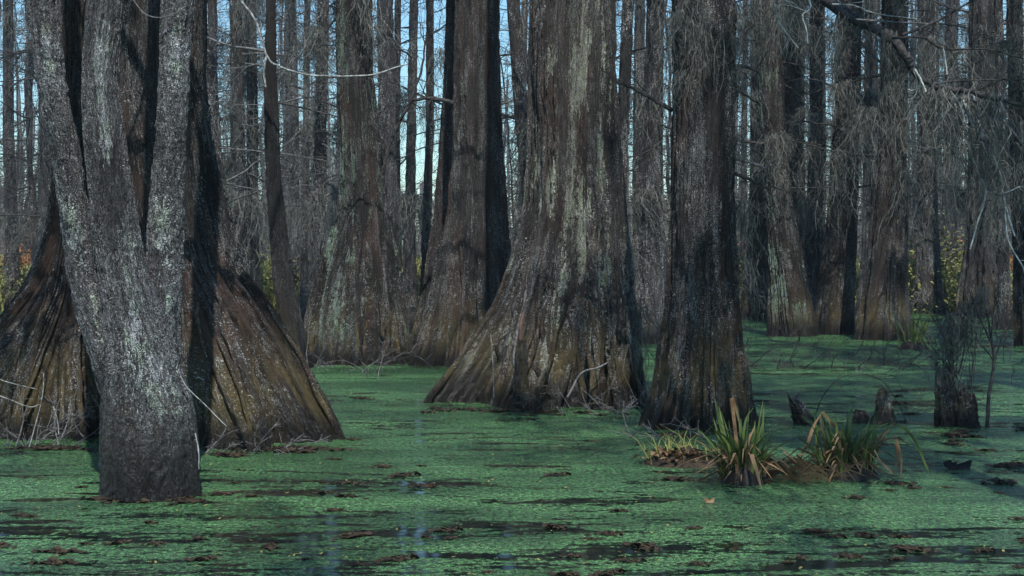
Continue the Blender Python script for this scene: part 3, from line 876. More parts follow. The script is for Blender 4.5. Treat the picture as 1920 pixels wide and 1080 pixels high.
# ------------------------------------------------------------------ middle-distance trees, one each
mid = [  # px at top, px at base, width px at mid, Y, bark, mossy, label
    (15, 22, 24, 36, 'far_bark', 6, 'grey trunk hard against the left edge of the picture'),
    (78, 84, 22, 33, 'far_bark', 6, 'thin grey trunk left of the leaning left stem'),
    (372, 425, 26, 20, 'far_brown', 3, 'dark bent trunk just right of the wide buttressed cypress'),
    (398, 405, 20, 27, 'far_bark', 8, 'thin dark trunk behind the bent trunk by the wide cypress'),
    (442, 452, 30, 25, 'far_bark', 14, 'moss-hung grey trunk halfway between wide cypress and slender black tree'),
    (470, 472, 24, 30, 'far_bark', 12, 'mossy grey trunk close behind the slender black tree, to its left'),
    (548, 552, 18, 33, 'far_bark', 5, 'thin pale-grey trunk right of the slender black tree'),
    (576, 570, 14, 30, 'far_bark', 6, 'thin dark trunk second right from the slender black tree'),
    (606, 596, 26, 24, 'far_bark', 8, 'broad grey trunk left of the lichen-based cypress'),
    (722, 728, 38, 22.5, 'far_bark', 6, 'lichen-speckled trunk touching the right side of the lichen-based cypress'),
    (746, 744, 14, 29, 'far_bark', 4, 'thin grey trunk behind the speckled trunk beside the lichen-based cypress'),
    (776, 768, 20, 26, 'far_bark', 6, 'grey trunk in the middle of the sky gap left of the straight cypress'),
    (806, 800, 17, 28, 'far_brown', 6, 'dark trunk in the sky gap nearest the straight grey-brown cypress'),
    (962, 1002, 30, 21, 'far_bark', 3, 'bowed trunk leaning against the left side of the largest cypress'),
    (984, 972, 14, 32, 'far_bark', 2, 'thin pole between straight cypress and largest cypress'),
    (1178, 1160, 27, 20, 'far_brown', 3, 'dark curved trunk touching the right side of the largest cypress'),
    (1200, 1198, 24, 27, 'far_bark', 6, 'dark pole between curved trunk and mossy trunk right of the largest cypress'),
    (1229, 1224, 42, 23, 'far_bark', 14, 'broad mossy trunk close left of the dark straight cypress'),
    (1398, 1395, 12, 36, 'far_bark', 3, 'thin pole in the blue gap right of the dark straight cypress'),
    (1532, 1530, 36, 28, 'far_brown', 14, 'mossy trunk between rusty cypress and dark mossy cypress'),
    (1632, 1630, 26, 33, 'far_bark', 10, 'grey trunk between the dark mossy and brown ridged cypresses'),
    (1735, 1740, 38, 34, 'far_bark', 16, 'moss-veiled trunk right of the brown ridged cypress'),
    (1784, 1780, 28, 38, 'far_bark', 10, 'pale far trunk under the drooping limb'),
    (1872, 1880, 20, 27, 'far_brown', 6, 'slim dark trunk left of the trunk on the right edge'),
]
for k, (pt, pb, w, Y, mat, nm, label) in enumerate(mid):
    rg = np.random.default_rng(900 + k)
    wb = HOR + 4000 / Y
    mx = (pt + pb) / 2 + rg.uniform(-3, 3)
    w *= 0.84
    rows = [(0, pt - w * .45, pt, pt + w * .45), (250, mx - w * .5, mx, mx + w * .5), (430, pb - w * .6, pb, pb + w * .6), (530, pb - w * .85, pb, pb + w * .85), (wb, pb - w * 1.3, pb, pb + w * 1.3)]
    b = base_of(rows, Y)
    b[2] = 0
    t = thing('swamp_tree', b, label, 'tree', 'trees of the middle distance')
    me, sf = trunk_mesh('trunk', rows, Y, b, M[mat], 96, 0.05, 17, 0.95, 6, 0.35, 300 + k, 0.012)
    link_mesh('trunk', me, t)
    sp = crown(t, sf, rg, 2.0, 11, 24, (0.9, 2.6), (0.008, 0.024), 'twig_dark' if k % 2 else 'twig_grey', nm / 40.0)
    sp = [p for p in sp if p[2] < 9][:10]
    hang_moss(t, sp + [sf(rg.uniform(-170, -10), z, 0.02) for z in np.linspace(2.5, 7.5, max(1, nm // 3))], rg, MOSS_LONG + MOSS[3:], (0.8, 1.5))

# ------------------------------------------------------------------ far trees: variants copied
def far_variant(seed, h, r, mossy):
    rg = np.random.default_rng(seed)
    T = Tubes()
    z = np.linspace(-0.3, h, 30)
    x = np.cumsum(rg.normal(0, 0.05, 30)); y = np.cumsum(rg.normal(0, 0.05, 30))
    rad = r * (1 - 0.6 * z / h) + r * 1.3 * np.exp(-np.maximum(z, 0) / 0.7)
    rad *= 1 + rg.uniform(-0.06, 0.06, 30)
    pts = np.stack([x - x[1], y - y[1], z], -1)
    T.add(pts, rad, 12)
    tm = T.mesh('trunk', M['far_bark' if seed % 3 else 'far_brown'])
    B = Tubes(); spots = []
    for _ in range(46):
        zz = 1.3 + (h * 0.97 - 1.3) * rg.random() ** 1.5
        i = int(np.argmin(abs(z - zz)))
        a = rg.uniform(0, 6.28)
        q = grow(rg, B, pts[i], (math.cos(a), math.sin(a), rg.uniform(-0.2, 0.4)), rg.uniform(0.8, 2.8), rg.uniform(0.010, 0.03), 2, 0.03, 0.14, (3, 6), 0.3, 0.45, 4, 0.005)
        if rg.random() < mossy * 0.6: spots += [q[j] for j in rg.integers(1, len(q), 2)]
        if rg.random() < mossy * 0.6: spots.append(pts[i] + np.array([math.cos(a), math.sin(a), 0]) * rad[i])
    bm = B.mesh('branches', M['twig_dark' if seed % 2 else 'twig_grey'])
    mm = None
    if spots:
        S = Tubes()
        for p in spots:
            for _ in range(6):
                l = 0.25 + 1.2 * rg.random() ** 2
                k = 5
                w = np.cumsum(rg.normal(0, 0.05, (k, 3)), 0); w[:, 2] = -np.linspace(0, l, k)
                a = rg.uniform(0, 3.14)
                S.ribbon(p + rg.normal(0, 0.09, 3) + w, 0.012 * np.linspace(1, 0.3, k), (math.cos(a), math.sin(a), 0))
        mm = S.mesh('hanging_moss', M['moss'], False)
    return tm, bm, mm


def shade_tree_variant(seed, h):  # unseen shade tree, its high crown added to dapple the sunlight
    rg = np.random.default_rng(seed)
    T = Tubes()
    z = np.linspace(-0.3, h, 24)
    pts = np.stack([np.cumsum(rg.normal(0, 0.03, 24)), np.cumsum(rg.normal(0, 0.03, 24)), z], -1)
    T.add(pts, 0.16 * (1 - 0.6 * z / h) + 0.2 * np.exp(-np.maximum(z, 0) / 0.7), 12)
    B, S = Tubes(), Tubes()
    for _ in range(44):
        zz = 6 + (h * 0.97 - 6) * rg.random()
        i = int(np.argmin(abs(z - zz)))
        a = rg.uniform(0, 6.28)
        q = grow(rg, B, pts[i], (math.cos(a), math.sin(a), rg.uniform(0, 0.4)), rg.uniform(1.5, 4.2), rg.uniform(0.02, 0.05), 2, 0.02, 0.12, (4, 7), 0.3, 0.4, 4, 0.005)
        for p in q[rg.integers(1, len(q), 5)]:
            if p[2] < 5.5: continue
            for _ in range(10):
                l = rg.uniform(0.3, 1.0)
                w = np.cumsum(rg.normal(0, 0.06, (5, 3)), 0); w[:, 2] = -np.linspace(0, l, 5)
                a = rg.uniform(0, 3.14)
                S.ribbon(p + rg.normal(0, 0.1, 3) + w, 0.02 * np.linspace(1, 0.3, 5), (math.cos(a), math.sin(a), 0))
    return T.mesh('trunk', M['far_bark']), B.mesh('branches', M['twig_dark']), S.mesh('hanging_moss', M['moss'], False)


VAR = [far_variant(700 + i, 15 + 5 * ((i * 37) % 10) / 10, 0.04 + 0.085 * ((i * 53) % 10) / 10, (0.5, 0.15, 0.8, 0.0)[i % 4]) for i in range(10)]
VAR += [shade_tree_variant(800 + k, 14 + 2 * k) for k in range(2)]
rng = np.random.default_rng(42)
LAB = ('bare far trunk with moss rags in the hazy wood across the water', 'lean far trunk with hardly any moss in the hazy wood',
       'far trunk veiled in grey moss in the hazy wood', 'bare far pole without moss in the hazy wood')


def place_far_or_shade(x, y, k, s):
    tm, bm, mm = VAR[k]
    z = float(max(bank_height(np.array([x]), np.array([y]))[0], 0.0)) if y > 26 else 0.0
    t = thing('far_or_shade_tree', (x, y, z), LAB[k % 4], 'tree', 'far trees of the wood, kind %s' % ('ragged', 'lean', 'veiled', 'bare')[k % 4])  # the added shade trees near the camera share these labels
    t.scale = (s, s, s * rng.uniform(0.9, 1.15))
    t.rotation_euler = (rng.normal(0, 0.02), rng.normal(0, 0.02), rng.uniform(0, 6.28))
    link_mesh('trunk', tm, t); link_mesh('branches', bm, t)
    if mm: link_mesh('hanging_moss', mm, t)


for i in range(150):
    Yd = 35 + 42 * rng.random() ** 0.9
    px = rng.uniform(-40, 1960)
    if 690 < px < 860 or 1375 < px < 1430: continue
    if rng.random() < 0.75 and any(a < px < b for a, b in ((0, 55), (500, 620), (700, 850), (940, 1000), (1150, 1250), (1380, 1425))): continue
    place_far_or_shade((px - 960) / FPX * Yd, Yd, int(rng.integers(10)), rng.uniform(0.75, 1.25))

# unseen trees added beside the camera to shade and dapple the sunlight
for i, (x, y) in enumerate(((3.6, 5.4), (-4.9, 6.2), (6.3, 12.0), (9.4, 17.5), (1.6, -3.8))):
    place_far_or_shade(x, y, 10 + i % 2, 1.0)

# far-off wood: one mass
def far_wood():
    rg = np.random.default_rng(5)
    T = Tubes()
    for _ in range(800):
        yd = rg.uniform(78, 125)
        x = rg.uniform(-0.42, 0.42) * yd
        h = 4 + 12 * rg.random() ** 2.4
        if 700 < x / yd * FPX + 960 < 855: h = min(h, 5.5)
        n = 6
        pts = np.stack([x + np.cumsum(rg.normal(0, 0.12, n)), np.full(n, yd), np.linspace(-0.2, h, n)], -1)
        T.add(pts, np.linspace(1, 0.35, n) * rg.uniform(0.06, 0.26), 5)
        for _ in range(14):
            i = (0.05 + 0.95 * rg.random() ** 1.3) * (n - 1)
            p = pts[int(i)] + (pts[min(int(i) + 1, n - 1)] - pts[int(i)]) * (i % 1)
            a = rg.uniform(0, 6.28)
            d = np.array([math.cos(a), math.sin(a), rg.uniform(-0.3, 0.6)])
            l = rg.uniform(0.7, 2.6)
            m = p + d * l * 0.5 + rg.normal(0, 0.1, 3)
            e = p + d * l + rg.normal(0, 0.25, 3) - np.array([0, 0, 0.25])
            T.add([p, m, e], [0.03, 0.022, 0.008], 3)
            for _ in range(2):
                e2 = m + d * l * 0.3 + rg.normal(0, 0.45, 3)
                T.add([m, e2], [0.014, 0.006], 3)
    return T.mesh('far_wood', M['twig_grey'])


tag(link_mesh('far_wood', far_wood()), 'mass of thin bare trunks fading out behind all other trees', 'woodland', kind='stuff')

# ================================================================== UNDERGROWTH
def leafy(rg, n, size, hgt, spread, T, flat=0.5):
    for _ in range(n):
        p = np.array([rg.normal(0, spread), rg.normal(0, spread), abs(rg.normal(0, 1)) * hgt * 0.5])
        d = rg.normal(0, 1, 3); d[2] = abs(d[2]) * 0.9; d /= np.linalg.norm(d)
        s = np.cross(d, rg.normal(0, 1, 3)); s /= np.linalg.norm(s)
        l = size * rg.uniform(0.6, 1.5)
        T.ribbon([p, p + d * l * 0.5, p + d * l + np.array([0, 0, -l * 0.25])], np.array([0.2, 1.0, 0.1]) * l * 0.17, s)


def blade_mass(name, n, seed, mat, box, h=(0.3, 0.9)):
    rg = np.random.default_rng(seed)
    T = Tubes()
    for _ in range(n):
        yd = rg.uniform(box[2], box[3]); x = rg.uniform(box[0], box[1]) * yd / 40
        z = float(bank_height(np.array([x]), np.array([yd]))[0])
        if z < -0.03: continue
        if vnoise(np.array([x * 0.8]), np.array([yd * 0.5]), np.array([seed * 1.0]), seed)[0] < 0.42: continue
        l = rg.uniform(*h)
        a = rg.uniform(0, 6.28); lean = rg.uniform(0.05, 0.7)
        d = np.array([math.cos(a) * lean, math.sin(a) * lean, 1]); d /= np.linalg.norm(d)
        p = np.array([x, yd, z - 0.02])
        T.ribbon([p, p + d * l * 0.6, p + d * l + np.array([math.cos(a), math.sin(a), -0.3]) * l * 0.25], np.array([0.026, 0.020, 0.006]), (math.sin(a), -math.cos(a), 0))
    return T.mesh(name, M[mat], False)


tag(link_mesh('bank_grass', blade_mass('bank_grass', 30000, 3, 'leaf_olive', (-17, 17, 31, 50), (0.4, 1.1))), 'olive grass and low growth along the far bank', 'grass', kind='stuff')
tag(link_mesh('dead_grass', blade_mass('dead_grass', 9000, 4, 'leaf_yellow', (-17, 17, 31, 50), (0.4, 1.0))), 'dry yellow grass among the green on the far bank', 'grass', kind='stuff')

shrubs = [
    (20, 545, 36.5, 'leaf_olive', 0.6, 'olive-green bush on the bank at the left edge'),
    (55, 500, 44, 'leaf_orange', 0.8, 'rusty-leaved bush on the bank at the left edge'),
    (470, 545, 33.5, 'leaf_olive', 0.8, 'olive bush on the bank left of the slender black tree'),
    (575, 540, 33.5, 'leaf_olive', 0.9, 'olive bush on the bank right of the slender black tree'),
    (762, 545, 33, 'leaf_yellow', 0.7, 'yellow-green bush right of the lichen-based cypress'),
    (1214, 540, 33.5, 'leaf_olive', 0.8, 'olive bush between the largest cypress and dark straight cypress'),
    (1402, 560, 35, 'leaf_olive', 0.7, 'olive bush right of the dark straight cypress at the water edge'),
    (1722, 555, 35, 'leaf_olive', 1.2, 'broad olive bush right of the brown ridged cypress'),
    (1780, 550, 35.5, 'leaf_olive', 1.1, 'olive bush behind the stump with shoots'),
    (1748, 492, 50, 'leaf_orange', 0.9, 'rust-orange bush far back right of the brown ridged cypress'),
    (1908, 500, 46, 'leaf_orange', 0.9, 'rust-orange bush at the right edge'),
    (1415, 500, 48, 'leaf_orange', 0.7, 'rust-orange bush far back beside squat cypress base'),
]
for i, (px, py, Y, mat, s, label) in enumerate(shrubs):
    rg = np.random.default_rng(1500 + i)
    x = (px - 960) / FPX * Y
    z = float(bank_height(np.array([x]), np.array([float(Y)]))[0])
    t = thing('bush', (x, Y, z), label, 'bush')
    T = Tubes()
    for _ in range(14):
        a = rg.uniform(0, 6.28)
        grow(rg, T, (rg.normal(0, 0.05), rg.normal(0, 0.05), -0.05), (math.cos(a) * 0.5, math.sin(a) * 0.5, 1), s * rg.uniform(0.7, 1.3), 0.012, 1, 0.02, 0.15, (2, 5), 0.15)
    link_mesh('stems', T.mesh('stems', M['twig_dark']), t)
    T = Tubes()
    leafy(rg, 2400, 0.13, s * 1.35, s * 0.6, T)
    link_mesh('leaves', T.mesh('leaves', M[mat], False), t)

# ================================================================== THINGS IN THE WATER
def sedge(label, px, py, n_green, n_dead, w, h, seed, extra=None):
    Y = 4000.0 / (py - HOR)
    rg = np.random.default_rng(seed)
    b = np.array([(px - 960) / FPX * Y, Y, 0])
    t = thing('sedge_tuft', b, label, 'sedge')
    # root mound
    nth, nz = 60, 16
    th = np.arange(nth) / nth * 2 * math.pi
    zz = np.linspace(-0.06, 0.11, nz)
    TH, Z = np.meshgrid(th, zz)
    R = w * (1.05 - 0.5 * ((Z + 0.06) / 0.21) ** 1.5) * (0.7 + 0.6 * fbm(np.cos(TH) * 4, np.sin(TH) * 4, Z * 6, seed, 3))
    V = np.stack([R * np.cos(TH), R * np.sin(TH) * 0.8, Z], -1).reshape(-1, 3)
    i = np.arange(nz - 1)[:, None] * nth; j = np.arange(nth)[None, :]; j2 = (j + 1) % nth
    Q = np.stack([i + j, i + j2, i + nth + j2, i + nth + j], -1).reshape(-1, 4)
    V = np.concatenate([V, [[0, 0, 0.09]]])
    tri = np.stack([(nz - 1) * nth + np.arange(nth), (nz - 1) * nth + (np.arange(nth) + 1) % nth, np.full(nth, nth * nz)], -1)
    link_mesh('root_mound', mesh_np('root_mound', V, [Q, tri], M['litter_wet']), t)
    for kind, cnt in (('green', n_green), ('dead', n_dead)):
        T = Tubes()
        for _ in range(cnt):
            a = rg.uniform(0, 6.28)
            l = h * rg.uniform(0.5, 1.15)
            lean = abs(rg.normal(0, 0.15)) + (0.12 if kind == 'dead' else 0)
            d = np.array([math.cos(a) * lean, math.sin(a) * lean * 0.7, 1.0])
            p = np.array([math.cos(a), math.sin(a) * 0.7, 0]) * w * rg.uniform(0, 1.0)
            p[2] = rg.uniform(-0.02, 0.10)
            pts = [p]
            bend = rg.uniform(0.01, 0.20) * rg.random() if kind == 'green' else rg.uniform(0.05, 0.2)
            kink = rg.integers(3, 8) if kind == 'dead' and rg.random() < 0.7 else -1
            for s in range(9):
                d = d / np.linalg.norm(d)
                if s == kink: d = np.array([math.cos(a) * 1.3, math.sin(a) * 0.8, rg.uniform(-1.2, -0.2)])
                pts.append(pts[-1] + d * l / 9)
                d = d + np.array([math.cos(a) * bend, math.sin(a) * bend, -bend * 0.9])
            wd = rg.uniform(0.006, 0.013)
            T.ribbon(pts, wd * np.array([0.9, 1, 1, 1, 0.95, 0.9, 0.8, 0.65, 0.45, 0.1]), (-math.sin(a + rg.normal(0, 0.8)), math.cos(a + rg.normal(0, 0.8)), 0.1))
        nm = 'green_blades' if kind == 'green' else 'dead_blades'
        link_mesh(nm, T.mesh(nm, M['blade_green' if kind == 'green' else 'blade_dead'], False), t)
    for mat_, pts, wd in (extra or ()):
        T = Tubes()
        c = curve([P(q[0], q[1], q[2] if len(q) > 2 else Y) - b for q in pts], 14)
        T.ribbon(c, wd * np.concatenate([np.ones(8), np.linspace(1, 0.25, 6)]), (0.85, -0.35, 0.4))
        link_mesh('long_blade', T.mesh('long_blade', M[mat_], False), t)
    return t


sedge('sedge tuft with tall upright blades, left of the two by the dark straight cypress', 1395, 905, 80, 55, 0.15, 0.40, 2001, [
    ('blade_dead', [(1385, 880), (1378, 800), (1372, 748), (1378, 760), (1385, 790)], 0.012),
    ('blade_green', [(1388, 890), (1390, 840), (1389, 785)], 0.012), ('blade_green', [(1370, 870), (1352, 800), (1340, 748)], 0.011),
    ('blade_green', [(1390, 860), (1398, 790), (1412, 765)], 0.009),
    ('blade_dead', [(1395, 870), (1402, 830), (1415, 800)], 0.012),
    ('blade_green', [(1400, 850), (1440, 810), (1480, 785), (1520, 775), (1560, 780)], 0.008)])
sedge('fuller sedge tuft with dry bases, right of the two by the dark straight cypress', 1585, 895, 130, 70, 0.20, 0.38, 2002, [
    ('blade_green', [(1600, 850), (1660, 805), (1690, 800), (1715, 825), (1735, 870), (1742, 885)], 0.009),
    ('blade_green', [(1625, 860), (1655, 815), (1668, 800)], 0.009),
    ('blade_dead', [(1500, 860), (1515, 830), (1525, 800), (1542, 772)], 0.014),
    ('blade_dead', [(1542, 772), (1565, 800), (1600, 840)], 0.010),
    ('blade_dead', [(1680, 825), (1682, 860), (1675, 898)], 0.007), ('blade_dead', [(1681, 823), (1690, 860), (1689, 898)], 0.007),
    ('blade_dead', [(1548, 888), (1545, 830), (1538, 778)], 0.009)])
# flattened dead blades between the tufts
t = thing('sedge_tuft', P(1490, 900, 4000 / 430.), 'collapsed tan sedge stems tangled between the two sedge tufts', 'sedge')
rg = np.random.default_rng(2003)
T = Tubes()
b0 = P(1490, 900, 4000 / 430.)
for _ in range(90):
    p = np.array([rg.uniform(-0.30, 0.24), rg.uniform(-0.16, 0.16), rg.uniform(-0.02, 0.05)])
    a = rg.uniform(-0.8, 0.8) + (math.pi if rg.random() < 0.5 else 0)
    l = rg.uniform(0.15, 0.42)
    k = rg.uniform(0.1, 0.9)
    q = p + np.array([math.cos(a), math.sin(a) * 0.6, k]) * l * 0.55
    e = q + np.array([math.cos(a), math.sin(a) * 0.6, -k * rg.uniform(0.4, 1.2)]) * l * 0.5
    e[2] = max(e[2], -0.01)
    T.ribbon([p, (p + q) / 2 + [0, 0, 0.01], q, (q + e) / 2, e], np.array([1, 1, 0.9, 0.8, 0.3]) * rg.uniform(0.005, 0.010), (0.2, -0.5, 0.8))
link_mesh('dead_blades', T.mesh('dead_blades', M['blade_dead'], False), t)
sedge('small dark green sedge tuft at the foot of the brown ridged cypress', 1712, 655, 40, 6, 0.22, 0.70, 2005, None)

# litter mound with moss tufts left of the sedge
bM = P(1282, 868, 4000 / 398.)
bM[2] = 0
t = thing('litter_mound', bM, 'floating mound of dark leaf litter with yellow grass, left of the sedge tufts', 'litter mound')
rg = np.random.default_rng(2010)
nx = 60
X, Yg = np.meshgrid(np.linspace(-0.33, 0.33, nx), np.linspace(-0.28, 0.28, nx))
Hh = np.clip(1 - (X / 0.32) ** 2 - (Yg / 0.26) ** 2, -0.3, 1)
Zg = 0.10 * Hh * (0.4 + 1.2 * fbm(X * 14, Yg * 14, X * 0, 9, 3)) - 0.012
i = np.arange(nx - 1)[:, None] * nx; j = np.arange(nx - 1)[None, :]
Q = np.stack([i + j, i + j + 1, i + nx + j + 1, i + nx + j], -1).reshape(-1, 4)
link_mesh('mound', mesh_np('mound', np.stack([X, Yg, Zg], -1).reshape(-1, 3), Q, M['litter']), t)
T = Tubes(); T2 = Tubes()
for k in range(240):
    p = np.array([rg.normal(0, 0.14), rg.normal(0, 0.10), 0.0]); p[2] = 0.04 + 0.05 * rg.random()
    if k % 5:
        d = rg.normal(0, 1, 3); d[2] *= 0.4; d /= np.linalg.norm(d); s = np.cross(d, [0.2, 0.3, 1.0]); s /= np.linalg.norm(s)
        l = rg.uniform(0.02, 0.05)
        T.ribbon([p - d * l, p + [0, 0, 0.008], p + d * l], np.array([0.1, 1, 0.1]) * l * 0.5, s)
    else:
        d = np.array([rg.normal(0, 0.5), rg.normal(0, 0.3), 1.0]); l = rg.uniform(0.06, 0.20)
        T2.ribbon([p - [0, 0, 0.05], p + d * l * 0.5, p + d * l + [d[0] * 0.04, 0, -0.02]], np.array([1, 0.8, 0.2]) * 0.004, (1, 0.3, 0))
link_mesh('dead_leaves', T.mesh('dead_leaves', M['blade_dead'], False), t)
link_mesh('grass', T2.mesh('grass', M['leaf_olive'], False), t)

# stumps and knees
def stump(name, rows, Y, label, cat, seed, jag=0.12, nth=140, z_top=None, lobes=5, mat='rotten'):
    b = base_of(rows, Y)
    t = thing(name, b, label, cat)
    zt = CAMZ - (rows[0][0] - HOR) * Y / FPX
    me, sf = trunk_mesh('stump' if name == 'stump' else 'knee', rows, Y, b, M[mat], nth, 0.007, zt, 0.9, lobes, 0.35, seed, 0.010, 'ash', jag=jag, zmin=-0.2)
    link_mesh('wood', me, t)
    return t, sf, b


Y = 12.2
tS, sS, bS = stump('stump', [(660, 1756, 1768, 1782), (700, 1754, 1772, 1790), (740, 1753, 1776, 1798), (798, 1754, 1780, 1806)], Y, 'tall rotten stump with thin shoots rising from it, near the right edge', 'stump', 3001, 0.22)
rows = [(722, 1792, 1808, 1826), (750, 1790, 1810, 1832), (798, 1786, 1810, 1834)]
me, _ = trunk_mesh('side_stump', rows, Y - 0.05, bS, M['rotten'], 120, 0.007, CAMZ - (722 - HOR) * Y / FPX, 0.9, 5, 0.3, 3003, 0.010, 'ash', jag=0.10, zmin=-0.2)
link_mesh('side_stump', me, tS)
rg = np.random.default_rng(3010)
T = Tubes()
for _ in range(20):
    x0 = rg.uniform(1765, 1825)
    p = P(x0, rg.uniform(700, 770), Y + rg.uniform(-0.1, 0.1)) - bS
    grow(rg, T, p, (rg.normal(0, 0.28), rg.normal(0, 0.2), 1), rg.uniform(0.5, 1.0), rg.uniform(0.004, 0.009), 2, -0.005, 0.09, (1, 4), 0.12, 0.5)
link_mesh('shoots', T.mesh('shoots', M['twig_dark']), tS)
hang_moss(tS, [P(x, y, Y - 0.05) - bS for x, y in ((1790, 590), (1775, 640), (1800, 610), (1765, 690), (1830, 560), (1845, 540), (1815, 570))], rg, MOSS, (0.4, 0.7))
t = thing('sapling', P(1852, 802, 12.05) * [1, 1, 0], 'single thin crooked stem standing just right of the stump with shoots', 'sapling')
b0 = P(1852, 802, 12.05) * [1, 1, 0]
branch(t, [([(1851, 820), (1855, 740), (1864, 680), (1858, 630), (1850, 580)], 0.018, 0.009), ([(1862, 690), (1880, 630), (1905, 590)], 0.009, 0.004), ([(1857, 640), (1835, 590), (1825, 560)], 0.009, 0.004)], 12.05, 'twig_dark', 'stem', b0, 4, 31, 0.4)
stump('stump', [(728, 1478, 1486, 1494), (750, 1480, 1490, 1502), (775, 1484, 1502, 1520), (797, 1488, 1510, 1532)], 12.3, 'small dark leaning stump behind the sedge tufts', 'stump', 3021, 0.08)
stump('cypress_knee', [(722, 1651, 1656, 1661), (745, 1645, 1658, 1669), (772, 1638, 1658, 1675), (796, 1630, 1658, 1681)], 12.3, 'pointed grey cypress knee right of the small dark stump', 'cypress knee', 3031, 0.03)
stump('cypress_knee', [(764, 1606, 1612, 1619), (778, 1602, 1614, 1628), (793, 1598, 1616, 1638)], 12.4, 'low dark cypress knee beside the pointed grey one', 'cypress knee', 3041, 0.02)
stump('cypress_knee', [(632, 974, 978, 983), (660, 969, 978, 988), (700, 966, 978, 990), (768, 958, 978, 998)], 13.35, 'slim mossy cypress knee against the foot of the largest cypress', 'cypress knee', 3051, 0.03)
stump('cypress_knee', [(788, 1824, 1828, 1833), (795, 1818, 1828, 1838), (803, 1812, 1828, 1842)], 12.0, 'tiny dark knee at the foot of the stump with shoots', 'cypress knee', 3061, 0.01, 60)

# dead brush in the water
def brush(label, px, py, n, L, seed, mat='twig_dark', flat=0.5, spread=0.4):
    Y = 4000.0 / (py - HOR)
    rg = np.random.default_rng(seed)
    b = np.array([(px - 960) / FPX * Y, Y, 0.0])
    t = thing('dead_brush', b, label, 'brush')
    T = Tubes()
    for _ in range(n):
        a = rg.uniform(0, 6.28)
        grow(rg, T, (rg.normal(0, spread), rg.normal(0, spread * 0.5), -0.03), (math.cos(a), math.sin(a) * 0.6, flat), L * rg.uniform(0.5, 1.2), 0.007, 2, 0.03, 0.16, (2, 5), 0.12)
    link_mesh('twigs', T.mesh('twigs', M[mat]), t)


brush('tangle of fallen twigs between dark straight cypress and leaning one', 1410, 690, 18, 0.9, 4001, flat=0.45)
brush('low dead twigs in the water before the brown ridged cypress', 1590, 690, 22, 0.6, 4002, flat=0.5, spread=0.8)
brush('low dead twigs in the water near the right edge', 1800, 680, 14, 0.7, 4003, flat=0.8, spread=0.8)
brush('thin twigs sprouting by the foot of the leftmost cypress', 90, 835, 12, 0.5, 4004, 'twig_grey', 0.9, 0.25)
brush('fine root tangle at the foot of the wide buttressed cypress', 470, 842, 26, 0.35, 4005, 'twig_grey', 0.5, 0.35)
brush('thin twigs at the foot of the lichen-based cypress', 640, 700, 12, 0.8, 4006, 'twig_grey', 1.0, 0.5)
brush('thin twigs in front of the largest cypress base', 1080, 775, 14, 0.4, 4007, 'twig_grey', 0.7, 0.5)
brush('grey twig at the foot of the dark straight cypress', 1290, 822, 7, 0.5, 4008, 'twig_grey', 0.35, 0.2)
brush('thin stems at the far left on the near water', 10, 760, 7, 1.4, 4009, 'twig_dark', 1.4, 0.15)
t = thing('fallen_twig', P(60, 728, 10.6) * [1, 1, 0], 'pale forked twigs lying against the leftmost cypress', 'twig')
b0 = P(60, 728, 10.6) * [1, 1, 0]
branch(t, [([(-20, 705), (20, 718), (70, 730)], 0.004, 0.0025), ([(-20, 735), (20, 750), (55, 763), (75, 758)], 0.004, 0.0025), ([(82, 700), (78, 750), (55, 838)], 0.003, 0.0045),
           ([(100, 762), (108, 790), (110, 815)], 0.004, 0.004)], 10.6, 'twig_pale', 'twigs', b0)
t = thing('arched_twig', P(1535, 755, 12.6) * [1, 1, 0], 'thin dark twig arching over the small dark stump', 'twig')
b0 = P(1535, 755, 12.6) * [1, 1, 0]
branch(t, [([(1525, 790), (1545, 740), (1580, 706), (1620, 702), (1655, 715), (1680, 750), (1700, 790)], 0.005, 0.003)], 12.4, 'twig_dark', 'twigs', b0, 2, 8, 0.3)
brush('thin bowed twig by the foot of the leaning cypress at the back', 1480, 640, 5, 0.8, 4010, 'twig_dark', 0.8, 0.3)

# floating litter clumps
def clump(seed):
    rg = np.random.default_rng(seed)
    T = Tubes()
    for _ in range(46):
        p = np.array([rg.normal(0, 0.05), rg.normal(0, 0.035), 0.004 + 0.012 * rg.random()])
        a = rg.uniform(0, 6.28)
        d = np.array([math.cos(a), math.sin(a), rg.normal(0, 0.25)])
        s = np.array([-math.sin(a), math.cos(a), rg.normal(0, 0.4)])
        l = rg.uniform(0.012, 0.035)
        T.ribbon([p - d * l, p + [0, 0, 0.004], p + d * l], np.array([0.2, 1, 0.15]) * l * 0.6, s)
    return T.mesh('litter', M['litter'], False)


CL = [clump(60 + i) for i in range(6)]
rng = np.random.default_rng(6)
placed = 0
while placed < 85:
    py = 705 + 375 * rng.random()
    px = rng.uniform(-20, 1940)
    Y = 4000 / (py - HOR)
    x = (px - 960) / FPX * Y
    if px < 660 and py < 855: continue
    if 170 < px < 395 and py < 950: continue
    if 780 < px < 1440 and py < 830: continue
    if 1340 < px < 1660 and py < 925: continue
    o = tag(link_mesh('litter_clump', CL[rng.integers(6)], None, (x, Y, 0.001)), 'small brown clump of rotting leaves afloat on the duckweed', 'litter', 'litter clumps afloat')
    s = rng.uniform(0.22, 0.75) * (1 if Y < 9 else 1.35)
    o.scale = (s * rng.uniform(1.0, 1.6), s, s)
    o.rotation_euler = (0, 0, rng.normal(0, 0.4))
    placed += 1
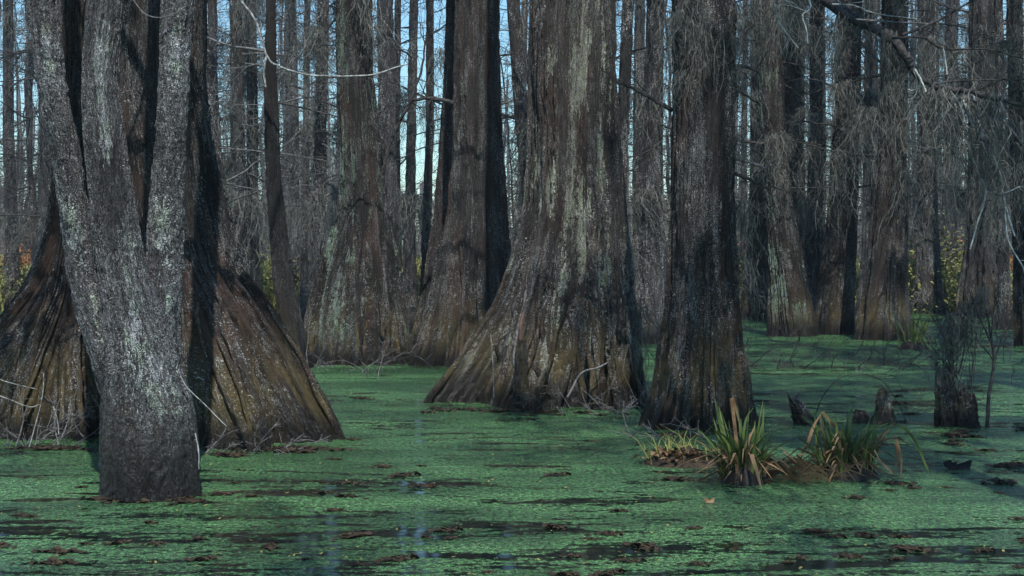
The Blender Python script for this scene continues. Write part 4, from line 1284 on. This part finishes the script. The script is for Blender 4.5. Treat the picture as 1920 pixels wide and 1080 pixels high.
# litter drifted against the feet of the trees
for px0, py0, px1, py1, cnt in ((200, 935, 370, 938, 7), (390, 852, 640, 838, 14), (800, 768, 1210, 776, 20), (1200, 812, 1420, 818, 10), (0, 836, 180, 842, 9), (1755, 812, 1840, 812, 4)):
    for _ in range(cnt):
        f = rng.random()
        px, py = px0 + (px1 - px0) * f, py0 + (py1 - py0) * f + rng.uniform(-3, 8)
        Y = 4000 / (py - HOR)
        o = tag(link_mesh('litter_clump', CL[rng.integers(6)], None, ((px - 960) / FPX * Y, Y, 0.001)), 'small brown clump of rotting leaves afloat on the duckweed', 'litter', 'litter clumps afloat')
        sc = rng.uniform(0.35, 0.9)
        o.scale = (sc * rng.uniform(1.0, 2.2), sc, sc)
        o.rotation_euler = (0, 0, rng.normal(0, 0.3))
# specks
T = Tubes()
for _ in range(700):
    py = 640 + 440 * rng.random(); px = rng.uniform(-20, 1940)
    Y = 4000 / (py - HOR)
    p = np.array([(px - 960) / FPX * Y, Y, 0.005])
    a = rng.uniform(0, 6.28); d = np.array([math.cos(a), math.sin(a), 0.2]); l = rng.uniform(0.004, 0.013)
    T.ribbon([p - d * l, p + d * l], np.array([1, 0.5]) * l * 0.6, (-math.sin(a), math.cos(a), 0.1))
tag(link_mesh('leaf_specks', T.mesh('leaf_specks', M['leaf_yellow'], False)), 'tiny yellow leaf specks scattered over the duckweed', 'leaf specks', kind='stuff')
T = Tubes()
for dx in np.linspace(-0.06, 0.06, 5):
    T.ribbon([(dx, -0.05, 0.003), (dx * 1.2, -0.01, 0.035 + abs(dx) * 0.4), (dx * 0.9, 0.05, 0.006)], np.array([0.012, 0.03, 0.014]), (1, 0.15, 0.25))
for label, px, py, mat in (('dark curled bark flake afloat below the stump with shoots', 1795, 880, 'litter_wet'), ('pale curled leaf afloat in front of the sedge tufts', 1330, 943, 'blade_dead')):
    Y = 4000 / (py - HOR)
    o = tag(link_mesh('floating_leaf' if mat == 'blade_dead' else 'bark_flake', T.mesh('flake', M[mat]), None, ((px - 960) / FPX * Y, Y, 0.002)), label, 'leaf' if mat == 'blade_dead' else 'bark')
    if mat == 'blade_dead': o.scale = (0.32, 0.3, 0.45)

# ================================================================== HAZE
n = NT('haze')
v = n.n('ShaderNodeVolumePrincipled', {'Color': (0.78, 0.86, 0.92), 'Density': 0.0007, 'Anisotropy': 0.0})
n.t.links.new(v.outputs[0], n.out.inputs['Volume'])
x0, x1, y0, y1, z0, z1 = -72, 72, -27, 152, -1.6, 26
V = np.array([(x, y, z) for x in (x0, x1) for y in (y0, y1) for z in (z0, z1)], float)
F = np.array([(0, 1, 3, 2), (4, 6, 7, 5), (0, 4, 5, 1), (2, 3, 7, 6), (0, 2, 6, 4), (1, 5, 7, 3)])
tag(link_mesh('haze', mesh_np('haze', V, F, n.m, False)), kind='stuff')
